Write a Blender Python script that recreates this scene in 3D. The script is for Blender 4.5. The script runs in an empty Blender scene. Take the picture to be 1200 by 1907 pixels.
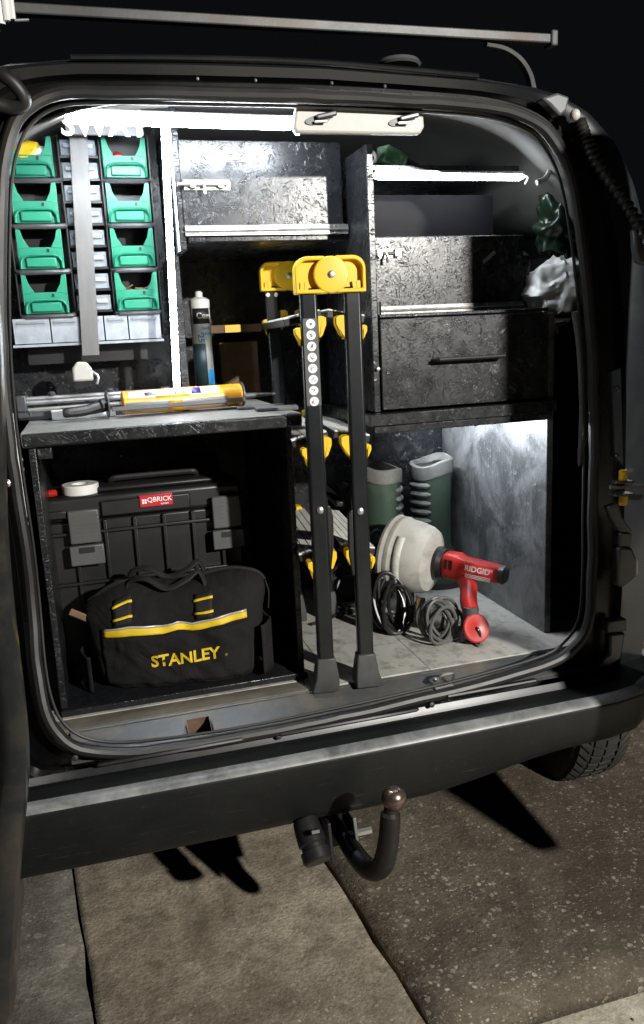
import bpy, bmesh, math, random
from mathutils import Vector, Matrix, noise as mnoise

random.seed(7)
PI = math.pi
S = bpy.context.scene
COL = S.collection

# ------------------------------------------------------------------ camera
CAM = Vector((0.0, -1.65, 1.40))
F_PX, CX, CY = 1500.0, 600.0, 953.5
RIGHT = Vector((5450.0, -593.5, F_PX)).normalized()          # world +X seen from the camera (right, down, forward)
_vx = -(-593.5 * 6800.0 + F_PX * F_PX) / 5450.0
DOWN = Vector((_vx, 6800.0, F_PX)).normalized()
FORW = RIGHT.cross(DOWN).normalized()
ROT = Matrix((RIGHT, FORW, -DOWN))                           # camera vector -> world vector
camd = bpy.data.cameras.new('camera')
camd.sensor_width = 36.0; camd.sensor_height = 36.0; camd.sensor_fit = 'VERTICAL'
camd.lens = 36.0 * F_PX / 1907.0
camd.clip_start = 0.02; camd.clip_end = 300.0
cam = bpy.data.objects.new('camera', camd)
COL.objects.link(cam)
r_, d_, f_ = ROT.col[0].copy(), ROT.col[1].copy(), ROT.col[2].copy()
m3 = Matrix((r_, -d_, -f_)).transposed()
cam.matrix_world = Matrix.Translation(CAM) @ m3.to_4x4()
S.camera = cam

# ------------------------------------------------------------------ night sky, yard light, exposure
w = bpy.data.worlds.new('World'); S.world = w; w.use_nodes = True
bg = w.node_tree.nodes['Background']
bg.inputs[0].default_value = (0.0026, 0.0030, 0.0037, 1); bg.inputs[1].default_value = 1.0
# one yard lamp on the house behind the photographer: every hard shadow in the picture points back to it
sund = bpy.data.lights.new('yard_light', 'POINT'); sund.energy = 760.0; sund.shadow_soft_size = .05
sund.color = (1.0, 0.965, 0.90)
sun = bpy.data.objects.new('yard_light', sund); COL.objects.link(sun)
sun.location = (2.0, -3.30, 2.36)
S.view_settings.view_transform = 'Standard'; S.view_settings.look = 'None'
S.view_settings.exposure = 0.32; S.view_settings.gamma = 1.0; S.view_settings.use_curve_mapping = False
S.cycles.use_denoising = True
try: S.cycles.denoiser = 'OPENIMAGEDENOISE'
except Exception: pass
S.cycles.max_bounces = 8; S.cycles.sample_clamp_indirect = 6.0; S.cycles.caustics_reflective = False; S.cycles.caustics_refractive = False

# ------------------------------------------------------------------ survey helpers (photo point at a known depth -> place)
def ray(x, y): return ROT @ Vector(((x - CX) / F_PX, (y - CY) / F_PX, 1.0))
def P(x, y, Y):
    d = ray(x, y); return CAM + d * ((Y - CAM.y) / d.y)
def PZ(x, y, Z):
    d = ray(x, y); return CAM + d * ((Z - CAM.z) / d.z)

# ------------------------------------------------------------------ mesh helpers
ORG = {}
class MB:
    def __init__(s): s.v = []; s.f = []
    def add(s, vs, fs):
        n = len(s.v); s.v += [Vector(p) for p in vs]; s.f += [tuple(i + n for i in f) for f in fs]; return s
    def box(s, c, size, M=None):
        hx, hy, hz = size[0] / 2, size[1] / 2, size[2] / 2; c = Vector(c)
        vs = [Vector((sx * hx, sy * hy, sz * hz)) for sz in (-1, 1) for sy in (-1, 1) for sx in (-1, 1)]
        if M is not None: vs = [M @ p for p in vs]
        return s.add([c + p for p in vs], [(0, 2, 3, 1), (4, 5, 7, 6), (0, 1, 5, 4), (2, 6, 7, 3), (0, 4, 6, 2), (1, 3, 7, 5)])
    def bx(s, x0, x1, y0, y1, z0, z1):
        return s.box(((x0 + x1) / 2, (y0 + y1) / 2, (z0 + z1) / 2), (abs(x1 - x0), abs(y1 - y0), abs(z1 - z0)))
    def bar(s, a, b, wu, wv, up=(0, 0, 1)):
        a = Vector(a); b = Vector(b); d = (b - a).normalized(); u = Vector(up)
        sd = d.cross(u)
        if sd.length < 1e-4: sd = d.cross(Vector((1, 0, 0)))
        sd.normalize(); u = sd.cross(d).normalized()
        vs = [p + sd * (i * wu / 2) + u * (j * wv / 2) for p in (a, b) for j in (-1, 1) for i in (-1, 1)]
        return s.add(vs, [(0, 2, 3, 1), (4, 5, 7, 6), (0, 1, 5, 4), (2, 6, 7, 3), (0, 4, 6, 2), (1, 3, 7, 5)])
    def tube(s, pts, r, n=8, closed=False, caps=True, flat=1.0, ref=None):
        pts = [Vector(p) for p in pts]; m = len(pts)
        rs = r if isinstance(r, (list, tuple)) else [r] * m
        tg = []
        for i in range(m):
            a = pts[(i - 1) % m] if (closed or i > 0) else pts[0]
            b = pts[(i + 1) % m] if (closed or i < m - 1) else pts[-1]
            t = (b - a); tg.append(t.normalized() if t.length > 1e-9 else Vector((0, 0, 1)))
        nrm = Vector(ref) if ref is not None else (Vector((0, 0, 1)) if abs(tg[0].z) < .9 else Vector((1, 0, 0)))
        vs = []
        for i in range(m):
            nrm = nrm - tg[i] * nrm.dot(tg[i])
            if nrm.length < 1e-6: nrm = tg[i].orthogonal()
            nrm.normalize(); bn = tg[i].cross(nrm)
            for k in range(n):
                a = 2 * PI * k / n
                vs.append(pts[i] + (nrm * math.cos(a) * flat + bn * math.sin(a)) * rs[i])
        fs = []
        for i in range(m if closed else m - 1):
            j = (i + 1) % m
            for k in range(n):
                l = (k + 1) % n
                fs.append((i * n + k, i * n + l, j * n + l, j * n + k))
        if caps and not closed:
            fs.append(tuple(reversed(range(n)))); fs.append(tuple((m - 1) * n + k for k in range(n)))
        return s.add(vs, fs)
    def lathe(s, prof, o, axis, n=24, sx=1.0):
        o = Vector(o); a = Vector(axis).normalized(); u = a.orthogonal().normalized(); w2 = a.cross(u)
        vs = []; m = len(prof)
        for r, h in prof:
            for k in range(n):
                t = 2 * PI * k / n
                vs.append(o + a * h + (u * math.cos(t) * sx + w2 * math.sin(t)) * r)
        fs = [(i * n + k, i * n + (k + 1) % n, (i + 1) * n + (k + 1) % n, (i + 1) * n + k) for i in range(m - 1) for k in range(n)]
        fs.append(tuple(reversed(range(n)))); fs.append(tuple((m - 1) * n + k for k in range(n)))
        return s.add(vs, fs)
    def prism(s, poly, M, d0, d1):
        """poly: 2D points (a,b); M maps (a, d, b) to the world; extruded d0..d1"""
        n = len(poly)
        vs = [M @ Vector((a, d0, b)) for a, b in poly] + [M @ Vector((a, d1, b)) for a, b in poly]
        fs = [tuple(range(n)), tuple(reversed(range(n, 2 * n)))] + [(i, i + n, (i + 1) % n + n, (i + 1) % n) for i in range(n)]
        return s.add(vs, fs)
    def rim(s, outer, inner, M, d0, d1):
        n = len(outer)
        vs = [M @ Vector((a, d, b)) for d in (d0, d1) for pl in (outer, inner) for a, b in pl]
        o0, i0, o1, i1 = 0, n, 2 * n, 3 * n; fs = []
        for k in range(n):
            l = (k + 1) % n
            fs += [(o0 + k, o0 + l, i0 + l, i0 + k), (o1 + l, o1 + k, i1 + k, i1 + l), (o0 + l, o0 + k, o1 + k, o1 + l), (i0 + k, i0 + l, i1 + l, i1 + k)]
        return s.add(vs, fs)
    def grid(s, fn, nu, nv, cu=False, cv=False):
        vs = [fn(i / (nu if cu else nu - 1), j / (nv if cv else nv - 1)) for j in range(nv) for i in range(nu)]
        fs = [(j * nu + i, j * nu + (i + 1) % nu, ((j + 1) % nv) * nu + (i + 1) % nu, ((j + 1) % nv) * nu + i)
              for j in range(nv if cv else nv - 1) for i in range(nu if cu else nu - 1)]
        return s.add(vs, fs)
    def loft(s, rings, cap=True, closed=True):
        n = len(rings[0]); vs = [p for r in rings for p in r]; fs = []
        for i in range(len(rings) - 1):
            for k in range(n if closed else n - 1):
                l = (k + 1) % n
                fs.append((i * n + k, i * n + l, (i + 1) * n + l, (i + 1) * n + k))
        if cap:
            fs.append(tuple(reversed(range(n)))); fs.append(tuple((len(rings) - 1) * n + k for k in range(n)))
        return s.add(vs, fs)
    def blob(s, c, r, nu=14, nv=10):
        c = Vector(c); rx, ry, rz = (r, r, r) if not isinstance(r, (tuple, list)) else r
        rings = [[c + Vector((rx * math.sin(PI * (j + .5) / nv) * math.cos(2 * PI * i / nu), ry * math.sin(PI * (j + .5) / nv) * math.sin(2 * PI * i / nu), -rz * math.cos(PI * (j + .5) / nv))) for i in range(nu)] for j in range(nv)]
        return s.loft(rings)
    def jitter(s, amp, scale, seed=0.0):
        for i, p in enumerate(s.v):
            q = p * scale + Vector((seed, seed * 1.7, -seed))
            s.v[i] = p + mnoise.noise_vector(q) * amp
        return s
    def build(s, name, mat, parent=None, bevel=0.0, seg=2, angle=35, origin=None, solid=0.0, sub=0, flat=False):
        if parent is not None: o = ORG[parent]
        elif origin is not None: o = Vector(origin)
        else:
            xs = [p.x for p in s.v]; ys = [p.y for p in s.v]
            o = Vector(((min(xs) + max(xs)) / 2, (min(ys) + max(ys)) / 2, min(p.z for p in s.v)))
        me = bpy.data.meshes.new(name)
        me.from_pydata([tuple(p - o) for p in s.v], [], s.f)
        bm = bmesh.new(); bm.from_mesh(me)
        bmesh.ops.recalc_face_normals(bm, faces=bm.faces); bm.to_mesh(me); bm.free()
        if not flat:
            me.polygons.foreach_set('use_smooth', [True] * len(me.polygons))
            if not sub: me.set_sharp_from_angle(angle=math.radians(angle))
        me.materials.append(mat)
        ob = bpy.data.objects.new(name, me); COL.objects.link(ob)
        if parent is not None: ob.parent = parent
        else: ob.location = o
        ORG[ob] = o
        if solid: md = ob.modifiers.new('thickness', 'SOLIDIFY'); md.thickness = solid; md.offset = 0
        if bevel:
            md = ob.modifiers.new('edge', 'BEVEL'); md.width = bevel; md.segments = seg; md.limit_method = 'ANGLE'; md.angle_limit = math.radians(40)
        if sub: md = ob.modifiers.new('smooth', 'SUBSURF'); md.levels = sub; md.render_levels = sub
        return ob

def tag(o, label, cat=None, group=None, kind=None):
    if label: o['label'] = label
    if cat: o['category'] = cat
    if group: o['group'] = group
    if kind: o['kind'] = kind
    return o
def thing(name, loc, label, cat, group=None):
    o = bpy.data.objects.new(name, None); COL.objects.link(o); o.location = loc; o.empty_display_size = .05
    ORG[o] = Vector(loc); return tag(o, label, cat, group)
def copy_tree(o, loc=None, parent=None):
    c = o.copy(); COL.objects.link(c); c.parent = parent
    if loc is not None: c.location = loc
    for ch in o.children: copy_tree(ch, None, c)
    return c
def place_part(src, parent, off):
    c = src.copy(); COL.objects.link(c); c.parent = parent; c.location = off; return c
def text_mb(txt, size, M, depth=.0006, bold=0.0, spacing=1.0, align='CENTER', shear=0.0, sx=1.0):
    cu = bpy.data.curves.new('t', 'FONT'); cu.body = txt; cu.size = size; cu.extrude = depth; cu.offset = bold * size
    cu.align_x = align; cu.align_y = 'CENTER'; cu.space_character = spacing; cu.shear = shear; cu.resolution_u = 3
    ob = bpy.data.objects.new('t', cu); COL.objects.link(ob)
    dg = bpy.context.evaluated_depsgraph_get(); ev = ob.evaluated_get(dg); me = ev.to_mesh()
    mb = MB(); mb.add([M @ Vector((v.co.x * sx, -v.co.z, v.co.y)) for v in me.vertices], [tuple(p.vertices) for p in me.polygons])
    ev.to_mesh_clear(); bpy.data.objects.remove(ob); bpy.data.curves.remove(cu)
    return mb
def T(x, y, z, rz=0.0, rx=0.0, ry=0.0):
    return Matrix.Translation((x, y, z)) @ Matrix.Rotation(rz, 4, 'Z') @ Matrix.Rotation(rx, 4, 'X') @ Matrix.Rotation(ry, 4, 'Y')
def smooth_path(pts, k=6, closed=False):
    pts = [Vector(p) for p in pts]; n = len(pts); out = []
    rng = range(n) if closed else range(n - 1)
    for i in rng:
        if closed: p0, p1, p2, p3 = pts[i - 1], pts[i], pts[(i + 1) % n], pts[(i + 2) % n]
        else: p0, p1, p2, p3 = pts[max(i - 1, 0)], pts[i], pts[i + 1], pts[min(i + 2, n - 1)]
        for j in range(k):
            t = j / k; t2 = t * t; t3 = t2 * t
            out.append(.5 * ((2 * p1) + (p2 - p0) * t + (2 * p0 - 5 * p1 + 4 * p2 - p3) * t2 + (3 * p1 - p0 - 3 * p2 + p3) * t3))
    if not closed: out.append(pts[-1])
    return out

# ------------------------------------------------------------------ materials
class NT:
    def __init__(s, name):
        s.m = bpy.data.materials.new(name); s.m.use_nodes = True; s.t = s.m.node_tree; s.b = s.t.nodes['Principled BSDF']
    def n(s, ty, **kw):
        nd = s.t.nodes.new(ty)
        for k, v in kw.items():
            if hasattr(nd, k) and k not in nd.inputs: setattr(nd, k, v)
            else: nd.inputs[k.replace('_', ' ') if k.replace('_', ' ') in nd.inputs else k].default_value = v
        return nd
    def l(s, a, b): s.t.links.new(a, b)
    def coord(s): return s.n('ShaderNodeTexCoord').outputs['Object']
    def noise(s, vec, scale, detail=4, rough=.55, dist=0.0):
        nd = s.n('ShaderNodeTexNoise'); nd.inputs['Scale'].default_value = scale; nd.inputs['Detail'].default_value = detail
        nd.inputs['Roughness'].default_value = rough; nd.inputs['Distortion'].default_value = dist
        s.l(vec, nd.inputs['Vector']); return nd.outputs['Fac']
    def ramp(s, fac, stops):
        nd = s.n('ShaderNodeValToRGB'); e = nd.color_ramp.elements
        while len(e) < len(stops): e.new(.5)
        for i, (p, c) in enumerate(stops):
            e[i].position = p; e[i].color = (c, c, c, 1) if not isinstance(c, (tuple, list)) else (*c, 1)
        s.l(fac, nd.inputs[0]); return nd.outputs[0]
    def mix(s, fac, a, b, blend='MIX'):
        nd = s.n('ShaderNodeMix'); nd.data_type = 'RGBA'; nd.blend_type = blend
        for sock, v in ((nd.inputs['Factor'], fac), (nd.inputs[6], a), (nd.inputs[7], b)):
            if isinstance(v, (int, float)): sock.default_value = v if sock.type == 'VALUE' else (v, v, v, 1)
            elif isinstance(v, (tuple, list)): sock.default_value = (*v[:3], 1)
            else: s.l(v, sock)
        return nd.outputs[2]
    def math(s, op, a, b=0.0):
        nd = s.n('ShaderNodeMath', operation=op)
        for i, v in enumerate((a, b)):
            if isinstance(v, (int, float)): nd.inputs[i].default_value = v
            else: s.l(v, nd.inputs[i])
        return nd.outputs[0]
    def bump(s, h, strength=.3, dist=.002, nrm=None):
        nd = s.n('ShaderNodeBump'); nd.inputs['Strength'].default_value = strength; nd.inputs['Distance'].default_value = dist
        s.l(h, nd.inputs['Height'])
        if nrm is not None: s.l(nrm, nd.inputs['Normal'])
        return nd.outputs[0]
    def scaled(s, vec, sc, rot=(0, 0, 0)):
        nd = s.n('ShaderNodeMapping'); nd.inputs['Scale'].default_value = sc; nd.inputs['Rotation'].default_value = rot
        s.l(vec, nd.inputs['Vector']); return nd.outputs[0]

def pm(name, col, rough=.5, metal=0.0, var=.2, vscale=9.0, dirt=None, dirt_amt=.35, dscale=5.0, bump=.0, bscale=180.0, bdist=.0008, coat=0.0, rvar=.12, spec=.5, folds=0.0, fscale=14.0, trans=0.0, alpha=1.0, aniso=None):
    t = NT(name); c = t.coord()
    if aniso: c2 = t.scaled(c, aniso)
    else: c2 = c
    n1 = t.noise(c2, vscale, 5, .6)
    dark = tuple(x * (1 - var) for x in col); lite = tuple(min(1, x * (1 + var)) for x in col)
    out = t.mix(t.ramp(n1, [(.3, 0.0), (.7, 1.0)]), dark, lite)
    n2 = t.noise(c, dscale, 7, .68, .4)
    if dirt is not None:
        fac = t.math('MULTIPLY', t.ramp(n2, [(.46, 0.0), (.70, 1.0)]), dirt_amt); out = t.mix(fac, out, dirt)
    t.l(out, t.b.inputs['Base Color'])
    t.l(t.math('ADD', t.math('MULTIPLY', n2, rvar * 2), rough - rvar), t.b.inputs['Roughness'])
    t.b.inputs['Metallic'].default_value = metal; t.b.inputs['Specular IOR Level'].default_value = spec
    t.b.inputs['Coat Weight'].default_value = coat; t.b.inputs['Coat Roughness'].default_value = .12
    t.b.inputs['Transmission Weight'].default_value = trans; t.b.inputs['Alpha'].default_value = alpha
    if bump:
        fine = t.bump(t.noise(c2, bscale, 4, .6), bump, bdist)
        if folds: fine = t.bump(t.noise(c, fscale, 3, .5, 1.2), folds, .02, fine)
        t.l(fine, t.b.inputs['Normal'])
    return t.m

def osb(name, axis, col=(.010, .011, .0135), gloss=.25, relief=1.0):
    t = NT(name); c = t.coord()
    warp = t.n('ShaderNodeTexNoise'); warp.inputs['Scale'].default_value = 9.0; t.l(c, warp.inputs['Vector'])
    add = t.n('ShaderNodeVectorMath', operation='MULTIPLY_ADD'); t.l(warp.outputs['Color'], add.inputs[0]); add.inputs[1].default_value = (.03, .03, .03); t.l(c, add.inputs[2])
    hs = []
    for sc, st, off in ((52.0, (19, 19, 330), 0.0), (90.0, (34, 34, 520), .37)):
        mp = t.n('ShaderNodeMapping'); mp.inputs['Location'].default_value = (off, off * 2, off); t.l(add.outputs[0], mp.inputs['Vector'])
        v = t.n('ShaderNodeTexVoronoi'); v.inputs['Scale'].default_value = sc; t.l(mp.outputs[0], v.inputs['Vector'])
        sp = t.n('ShaderNodeSeparateColor'); t.l(v.outputs['Color'], sp.inputs[0])
        rot = t.n('ShaderNodeVectorRotate'); rot.rotation_type = 'AXIS_ANGLE'
        rot.inputs['Axis'].default_value = {'x': (1, 0, 0), 'y': (0, 1, 0), 'z': (0, 0, 1)}[axis]
        t.l(c, rot.inputs['Vector']); t.l(t.math('MULTIPLY', sp.outputs[0], 6.283), rot.inputs['Angle'])
        s2 = st if axis != 'z' else (st[0], st[2], st[1])
        hs.append((t.noise(t.scaled(rot.outputs[0], s2), 1.0, 3, .6), sp.outputs[1], v.outputs['Distance']))
    def dash(k, lo, cut): return t.math('MULTIPLY', t.ramp(hs[k][0], [(lo, 0.0), (lo + .09, 1.0)]), t.ramp(hs[k][1], [(cut, 0.0), (cut + .15, 1.0)]))
    d0, d1 = dash(0, .55, .35), dash(1, .57, .45)
    h = t.math('ADD', t.math('MULTIPLY', d0, .55), t.math('MULTIPLY', d1, .40))
    h = t.math('ADD', h, t.math('MULTIPLY', hs[0][1], .18)); h = t.math('ADD', h, t.math('MULTIPLY', t.noise(c, 160, 4, .6), .30))
    t.l(t.bump(h, .52 * relief, .0019), t.b.inputs['Normal'])
    wear = t.math('MULTIPLY', d1, t.ramp(t.noise(c, 22, 4), [(.45, 0.0), (.62, 1.0)]))
    dust = t.ramp(t.noise(c, 6.0, 5, .6), [(.40, 0.0), (.75, 1.0)])
    o = t.mix(t.math('MULTIPLY', wear, .40), col, (.085, .088, .092)); o = t.mix(t.math('MULTIPLY', dust, .30), o, (.036, .036, .036))
    t.l(o, t.b.inputs['Base Color'])
    t.l(t.math('ADD', t.math('MULTIPLY', t.noise(c, 30, 4), .30), gloss - .12), t.b.inputs['Roughness'])
    return t.m

M = {}
M['osb_y'] = osb('black painted strand board', 'y')
M['osb_x'] = osb('black painted strand board side', 'x')
M['osb_z'] = osb('black painted strand board top', 'z')
M['osb_lit'] = None
def lit_side_board():  # black side panel coloured paler and mottled, in place of strong light on it
    t = NT('strand board side with painted light'); c = t.coord()
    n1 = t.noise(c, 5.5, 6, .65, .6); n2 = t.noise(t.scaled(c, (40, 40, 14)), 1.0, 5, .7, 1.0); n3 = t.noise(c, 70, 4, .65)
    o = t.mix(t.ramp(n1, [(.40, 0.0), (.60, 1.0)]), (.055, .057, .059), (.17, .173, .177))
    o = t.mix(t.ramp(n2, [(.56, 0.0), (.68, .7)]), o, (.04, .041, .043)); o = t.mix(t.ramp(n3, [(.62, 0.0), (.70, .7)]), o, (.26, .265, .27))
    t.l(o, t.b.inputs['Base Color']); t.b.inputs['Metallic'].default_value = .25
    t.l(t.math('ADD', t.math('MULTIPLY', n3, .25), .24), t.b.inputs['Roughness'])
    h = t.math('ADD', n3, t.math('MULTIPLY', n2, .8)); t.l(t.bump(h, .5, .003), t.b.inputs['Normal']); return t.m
M['osb_lit'] = lit_side_board()
M['osb_dust'] = osb('dusty worn strand board', 'z', col=(.25, .25, .235), gloss=.55)
M['paint'] = pm('van paint dark graphite', (.010, .012, .0145), .22, .30, .12, 3, dirt=(.035, .034, .032), dirt_amt=.22, coat=.5, rvar=.07, bump=.05, bscale=14)
M['paint_in'] = pm('inner body paint', (.009, .010, .011), .34, .2, .15, 5, dirt=(.045, .04, .034), dirt_amt=.3)
M['jamb'] = pm('black jamb paint', (.0045, .005, .0055), .28, .1, .15, 5, dirt=(.022, .020, .018), dirt_amt=.3)
M['inside'] = pm('cargo wall black', (.010, .010, .012), .6, 0, .2, 6)
M['rubber'] = pm('rubber seal', (.009, .009, .009), .48, 0, .2, 8, dirt=(.045, .037, .030), dirt_amt=.35, bump=.15, bscale=60)
M['rubber_grey'] = pm('grey rubber strip', (.12, .125, .125), .42, 0, .15, 8, dirt=(.05, .05, .045), dirt_amt=.4)
M['headlining'] = pm('grey beige headlining', (.11, .105, .098), .8, 0, .08, 4, dirt=(.20, .19, .17), dirt_amt=.3, bump=.2, bscale=300)
M['trim_beige'] = pm('pale beige plastic trim', (.46, .45, .42), .5, 0, .05, 5, dirt=(.33, .31, .27), dirt_amt=.25)
M['black_plastic'] = pm('black plastic', (.010, .010, .011), .42, 0, .15, 8, dirt=(.04, .038, .034), dirt_amt=.25, bump=.12, bscale=400)
M['grey_plastic'] = pm('grey plastic', (.085, .088, .09), .42, 0, .12, 9, dirt=(.04, .04, .036), dirt_amt=.3)
M['bluegrey'] = pm('blue grey coated steel', (.075, .095, .13), .42, .1, .12, 9, dirt=(.03, .03, .03), dirt_amt=.4)
M['steel'] = pm('zinc plated steel', (.62, .62, .60), .33, .9, .15, 20, dirt=(.25, .20, .15), dirt_amt=.35)
M['alu'] = pm('aluminium', (.66, .67, .68), .36, .85, .1, 18, dirt=(.30, .29, .27), dirt_amt=.3)
M['dull_steel'] = pm('dull grey steel strap', (.15, .15, .15), .5, .35, .12, 9, dirt=(.22, .21, .19), dirt_amt=.4, aniso=(8, 8, 1))
M['rack_bar'] = pm('weathered rack bar', (.10, .10, .10), .45, .4, .3, 6, dirt=(.11, .075, .055), dirt_amt=.6, dscale=5, bump=.3, bscale=70)
M['hinge_alu'] = pm('dulled hinge strip', (.30, .30, .295), .42, .5, .25, 30, dirt=(.10, .095, .085), dirt_amt=.6, dscale=24)
M['rusty'] = pm('rusty steel', (.10, .055, .035), .75, .2, .5, 30, dirt=(.20, .13, .085), dirt_amt=.7, dscale=22, bump=.5, bscale=120)
M['tow_black'] = pm('scuffed black tow bar', (.016, .015, .015), .48, .3, .3, 14, dirt=(.06, .045, .035), dirt_amt=.4, bump=.3, bscale=50)
M['tow_ball'] = pm('greasy worn steel ball', (.26, .19, .16), .27, .9, .4, 25, dirt=(.06, .035, .028), dirt_amt=.75, dscale=14)
M['tyre'] = pm('tyre rubber', (.018, .018, .017), .75, 0, .25, 12, dirt=(.07, .062, .05), dirt_amt=.5, bump=.3, bscale=120)
M['yellow'] = pm('yellow plastic', (.78, .50, .02), .36, 0, .05, 9, dirt=(.45, .28, .03), dirt_amt=.2)
M['yellow_amber'] = pm('amber bush plastic', (.85, .47, .02), .35, 0, .06, 9)
M['ladder_black'] = pm('ladder black coated steel', (.011, .0135, .015), .28, .25, .12, 9, dirt=(.06, .062, .06), dirt_amt=.2, rvar=.06)
M['foot_rubber'] = pm('ladder foot rubber', (.045, .047, .048), .42, 0, .25, 12, dirt=(.12, .12, .11), dirt_amt=.35, bump=.2, bscale=70)
M['tread_grey'] = pm('pale tread grip', (.80, .79, .74), .5, .0, .1, 14, dirt=(.35, .34, .30), dirt_amt=.35)
M['green'] = pm('green storage bin plastic', (.018, .235, .142), .36, 0, .08, 7, dirt=(.08, .30, .19), dirt_amt=.2)
M['bin_black'] = pm('rack black plastic', (.012, .012, .014), .40, 0, .1, 9)
M['ledge'] = pm('rack grey ledge', (.055, .056, .062), .40, 0, .1, 9)
M['clear'] = pm('smoky clear drawer plastic', (.36, .40, .45), .16, 0, .12, 22, dirt=(.20, .20, .20), dirt_amt=.4, alpha=.62, rvar=.05)
M['clear_dense'] = pm('cloudy clear drawer front', (.42, .46, .51), .16, 0, .25, 26, dirt=(.42, .45, .48), dirt_amt=.6, dscale=16, alpha=.74, rvar=.05)
M['white'] = pm('white plastic', (.74, .74, .72), .42, 0, .05, 9, dirt=(.50, .48, .44), dirt_amt=.25)
M['sign_grey'] = pm('grey sign tile', (.13, .13, .135), .5, 0, .12, 40, bump=.2, bscale=160)
M['white_print'] = pm('white lettering', (.85, .85, .85), .5, 0, .02, 9)
M['blue_print'] = pm('blue print', (.05, .30, .62), .4, 0, .06, 9)
M['black_print'] = pm('black print', (.012, .012, .014), .45, 0, .1, 9)
M['teal_print'] = pm('dark teal print', (.035, .075, .085), .42, 0, .1, 9)
M['violet_print'] = pm('violet print', (.05, .03, .20), .4, 0, .1, 9)
M['orange_tube'] = pm('orange cartridge foil', (.85, .36, .015), .34, 0, .08, 9, dirt=(.90, .48, .05), dirt_amt=.4)
M['silver_print'] = pm('silver grey label', (.45, .45, .44), .40, .2, .1, 20)
M['fabric'] = pm('black heavy fabric', (.0075, .0075, .008), .88, 0, .3, 16, dirt=(.026, .024, .021), dirt_amt=.35, bump=.5, bscale=520, bdist=.0012, spec=.25, folds=.55, fscale=11)
M['fabric2'] = pm('black webbing', (.012, .012, .012), .75, 0, .3, 30, bump=.6, bscale=700, spec=.3)
M['yellow_fabric'] = pm('yellow bag trim', (.70, .49, .015), .6, 0, .10, 30, bump=.3, bscale=500)
M['silver_trim'] = pm('silver reflective tape', (.50, .50, .49), .35, .3, .1, 30)
M['red'] = pm('red tool plastic', (.46, .025, .022), .38, 0, .12, 12, dirt=(.16, .02, .02), dirt_amt=.35)
M['red_badge'] = pm('red badge', (.52, .02, .035), .4, 0, .05, 12)
M['drum'] = pm('dirty cream drum plastic', (.43, .42, .385), .46, 0, .10, 5, dirt=(.15, .135, .11), dirt_amt=.6, dscale=9)
M['label_paper'] = pm('worn paper label', (.55, .54, .50), .6, 0, .12, 30, dirt=(.25, .24, .22), dirt_amt=.6, dscale=40)
M['boot'] = pm('green boot rubber', (.040, .066, .046), .38, 0, .10, 6, dirt=(.15, .16, .13), dirt_amt=.4)
M['boot_rim'] = pm('grey dusty boot rim', (.15, .15, .14), .6, 0, .3, 30, dirt=(.09, .09, .085), dirt_amt=.5)
M['boot_lining'] = pm('boot lining', (.012, .012, .012), .9, 0, .2, 14)
M['cable'] = pm('black cable', (.013, .013, .013), .32, 0, .2, 12, dirt=(.05, .048, .042), dirt_amt=.35)
M['cable_grey'] = pm('grey cable', (.10, .10, .098), .38, 0, .2, 12, dirt=(.04, .04, .036), dirt_amt=.4)
M['bag_white'] = pm('white polythene', (.80, .80, .78), .30, 0, .05, 5, trans=.0)
M['bag_green'] = pm('green printed bag', (.010, .024, .012), .3, 0, .4, 5, dirt=(.08, .11, .085), dirt_amt=.5, dscale=7)
M['green_card'] = pm('green carton', (.04, .14, .06), .5, 0, .3, 30, dirt=(.45, .5, .42), dirt_amt=.75, dscale=30)
M['brown'] = pm('brown card', (.16, .095, .05), .75, 0, .25, 20, dirt=(.26, .19, .12), dirt_amt=.5)
M['slate'] = pm('grey cement board', (.12, .12, .115), .8, 0, .2, 30, dirt=(.05, .05, .048), dirt_amt=.4, bump=.4, bscale=90)
M['metal_frame'] = pm('dark steel frame', (.10, .10, .11), .4, .6, .2, 14)
M['gloss_black'] = pm('smooth black sheet', (.0035, .003, .0045), .55, 0, .15, 5, spec=.12)
def emit(name, col, strength):
    t = NT(name); t.b.inputs['Base Color'].default_value = (.8, .8, .8, 1); t.b.inputs['Emission Color'].default_value = (*col, 1); t.b.inputs['Emission Strength'].default_value = strength
    return t.m
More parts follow.
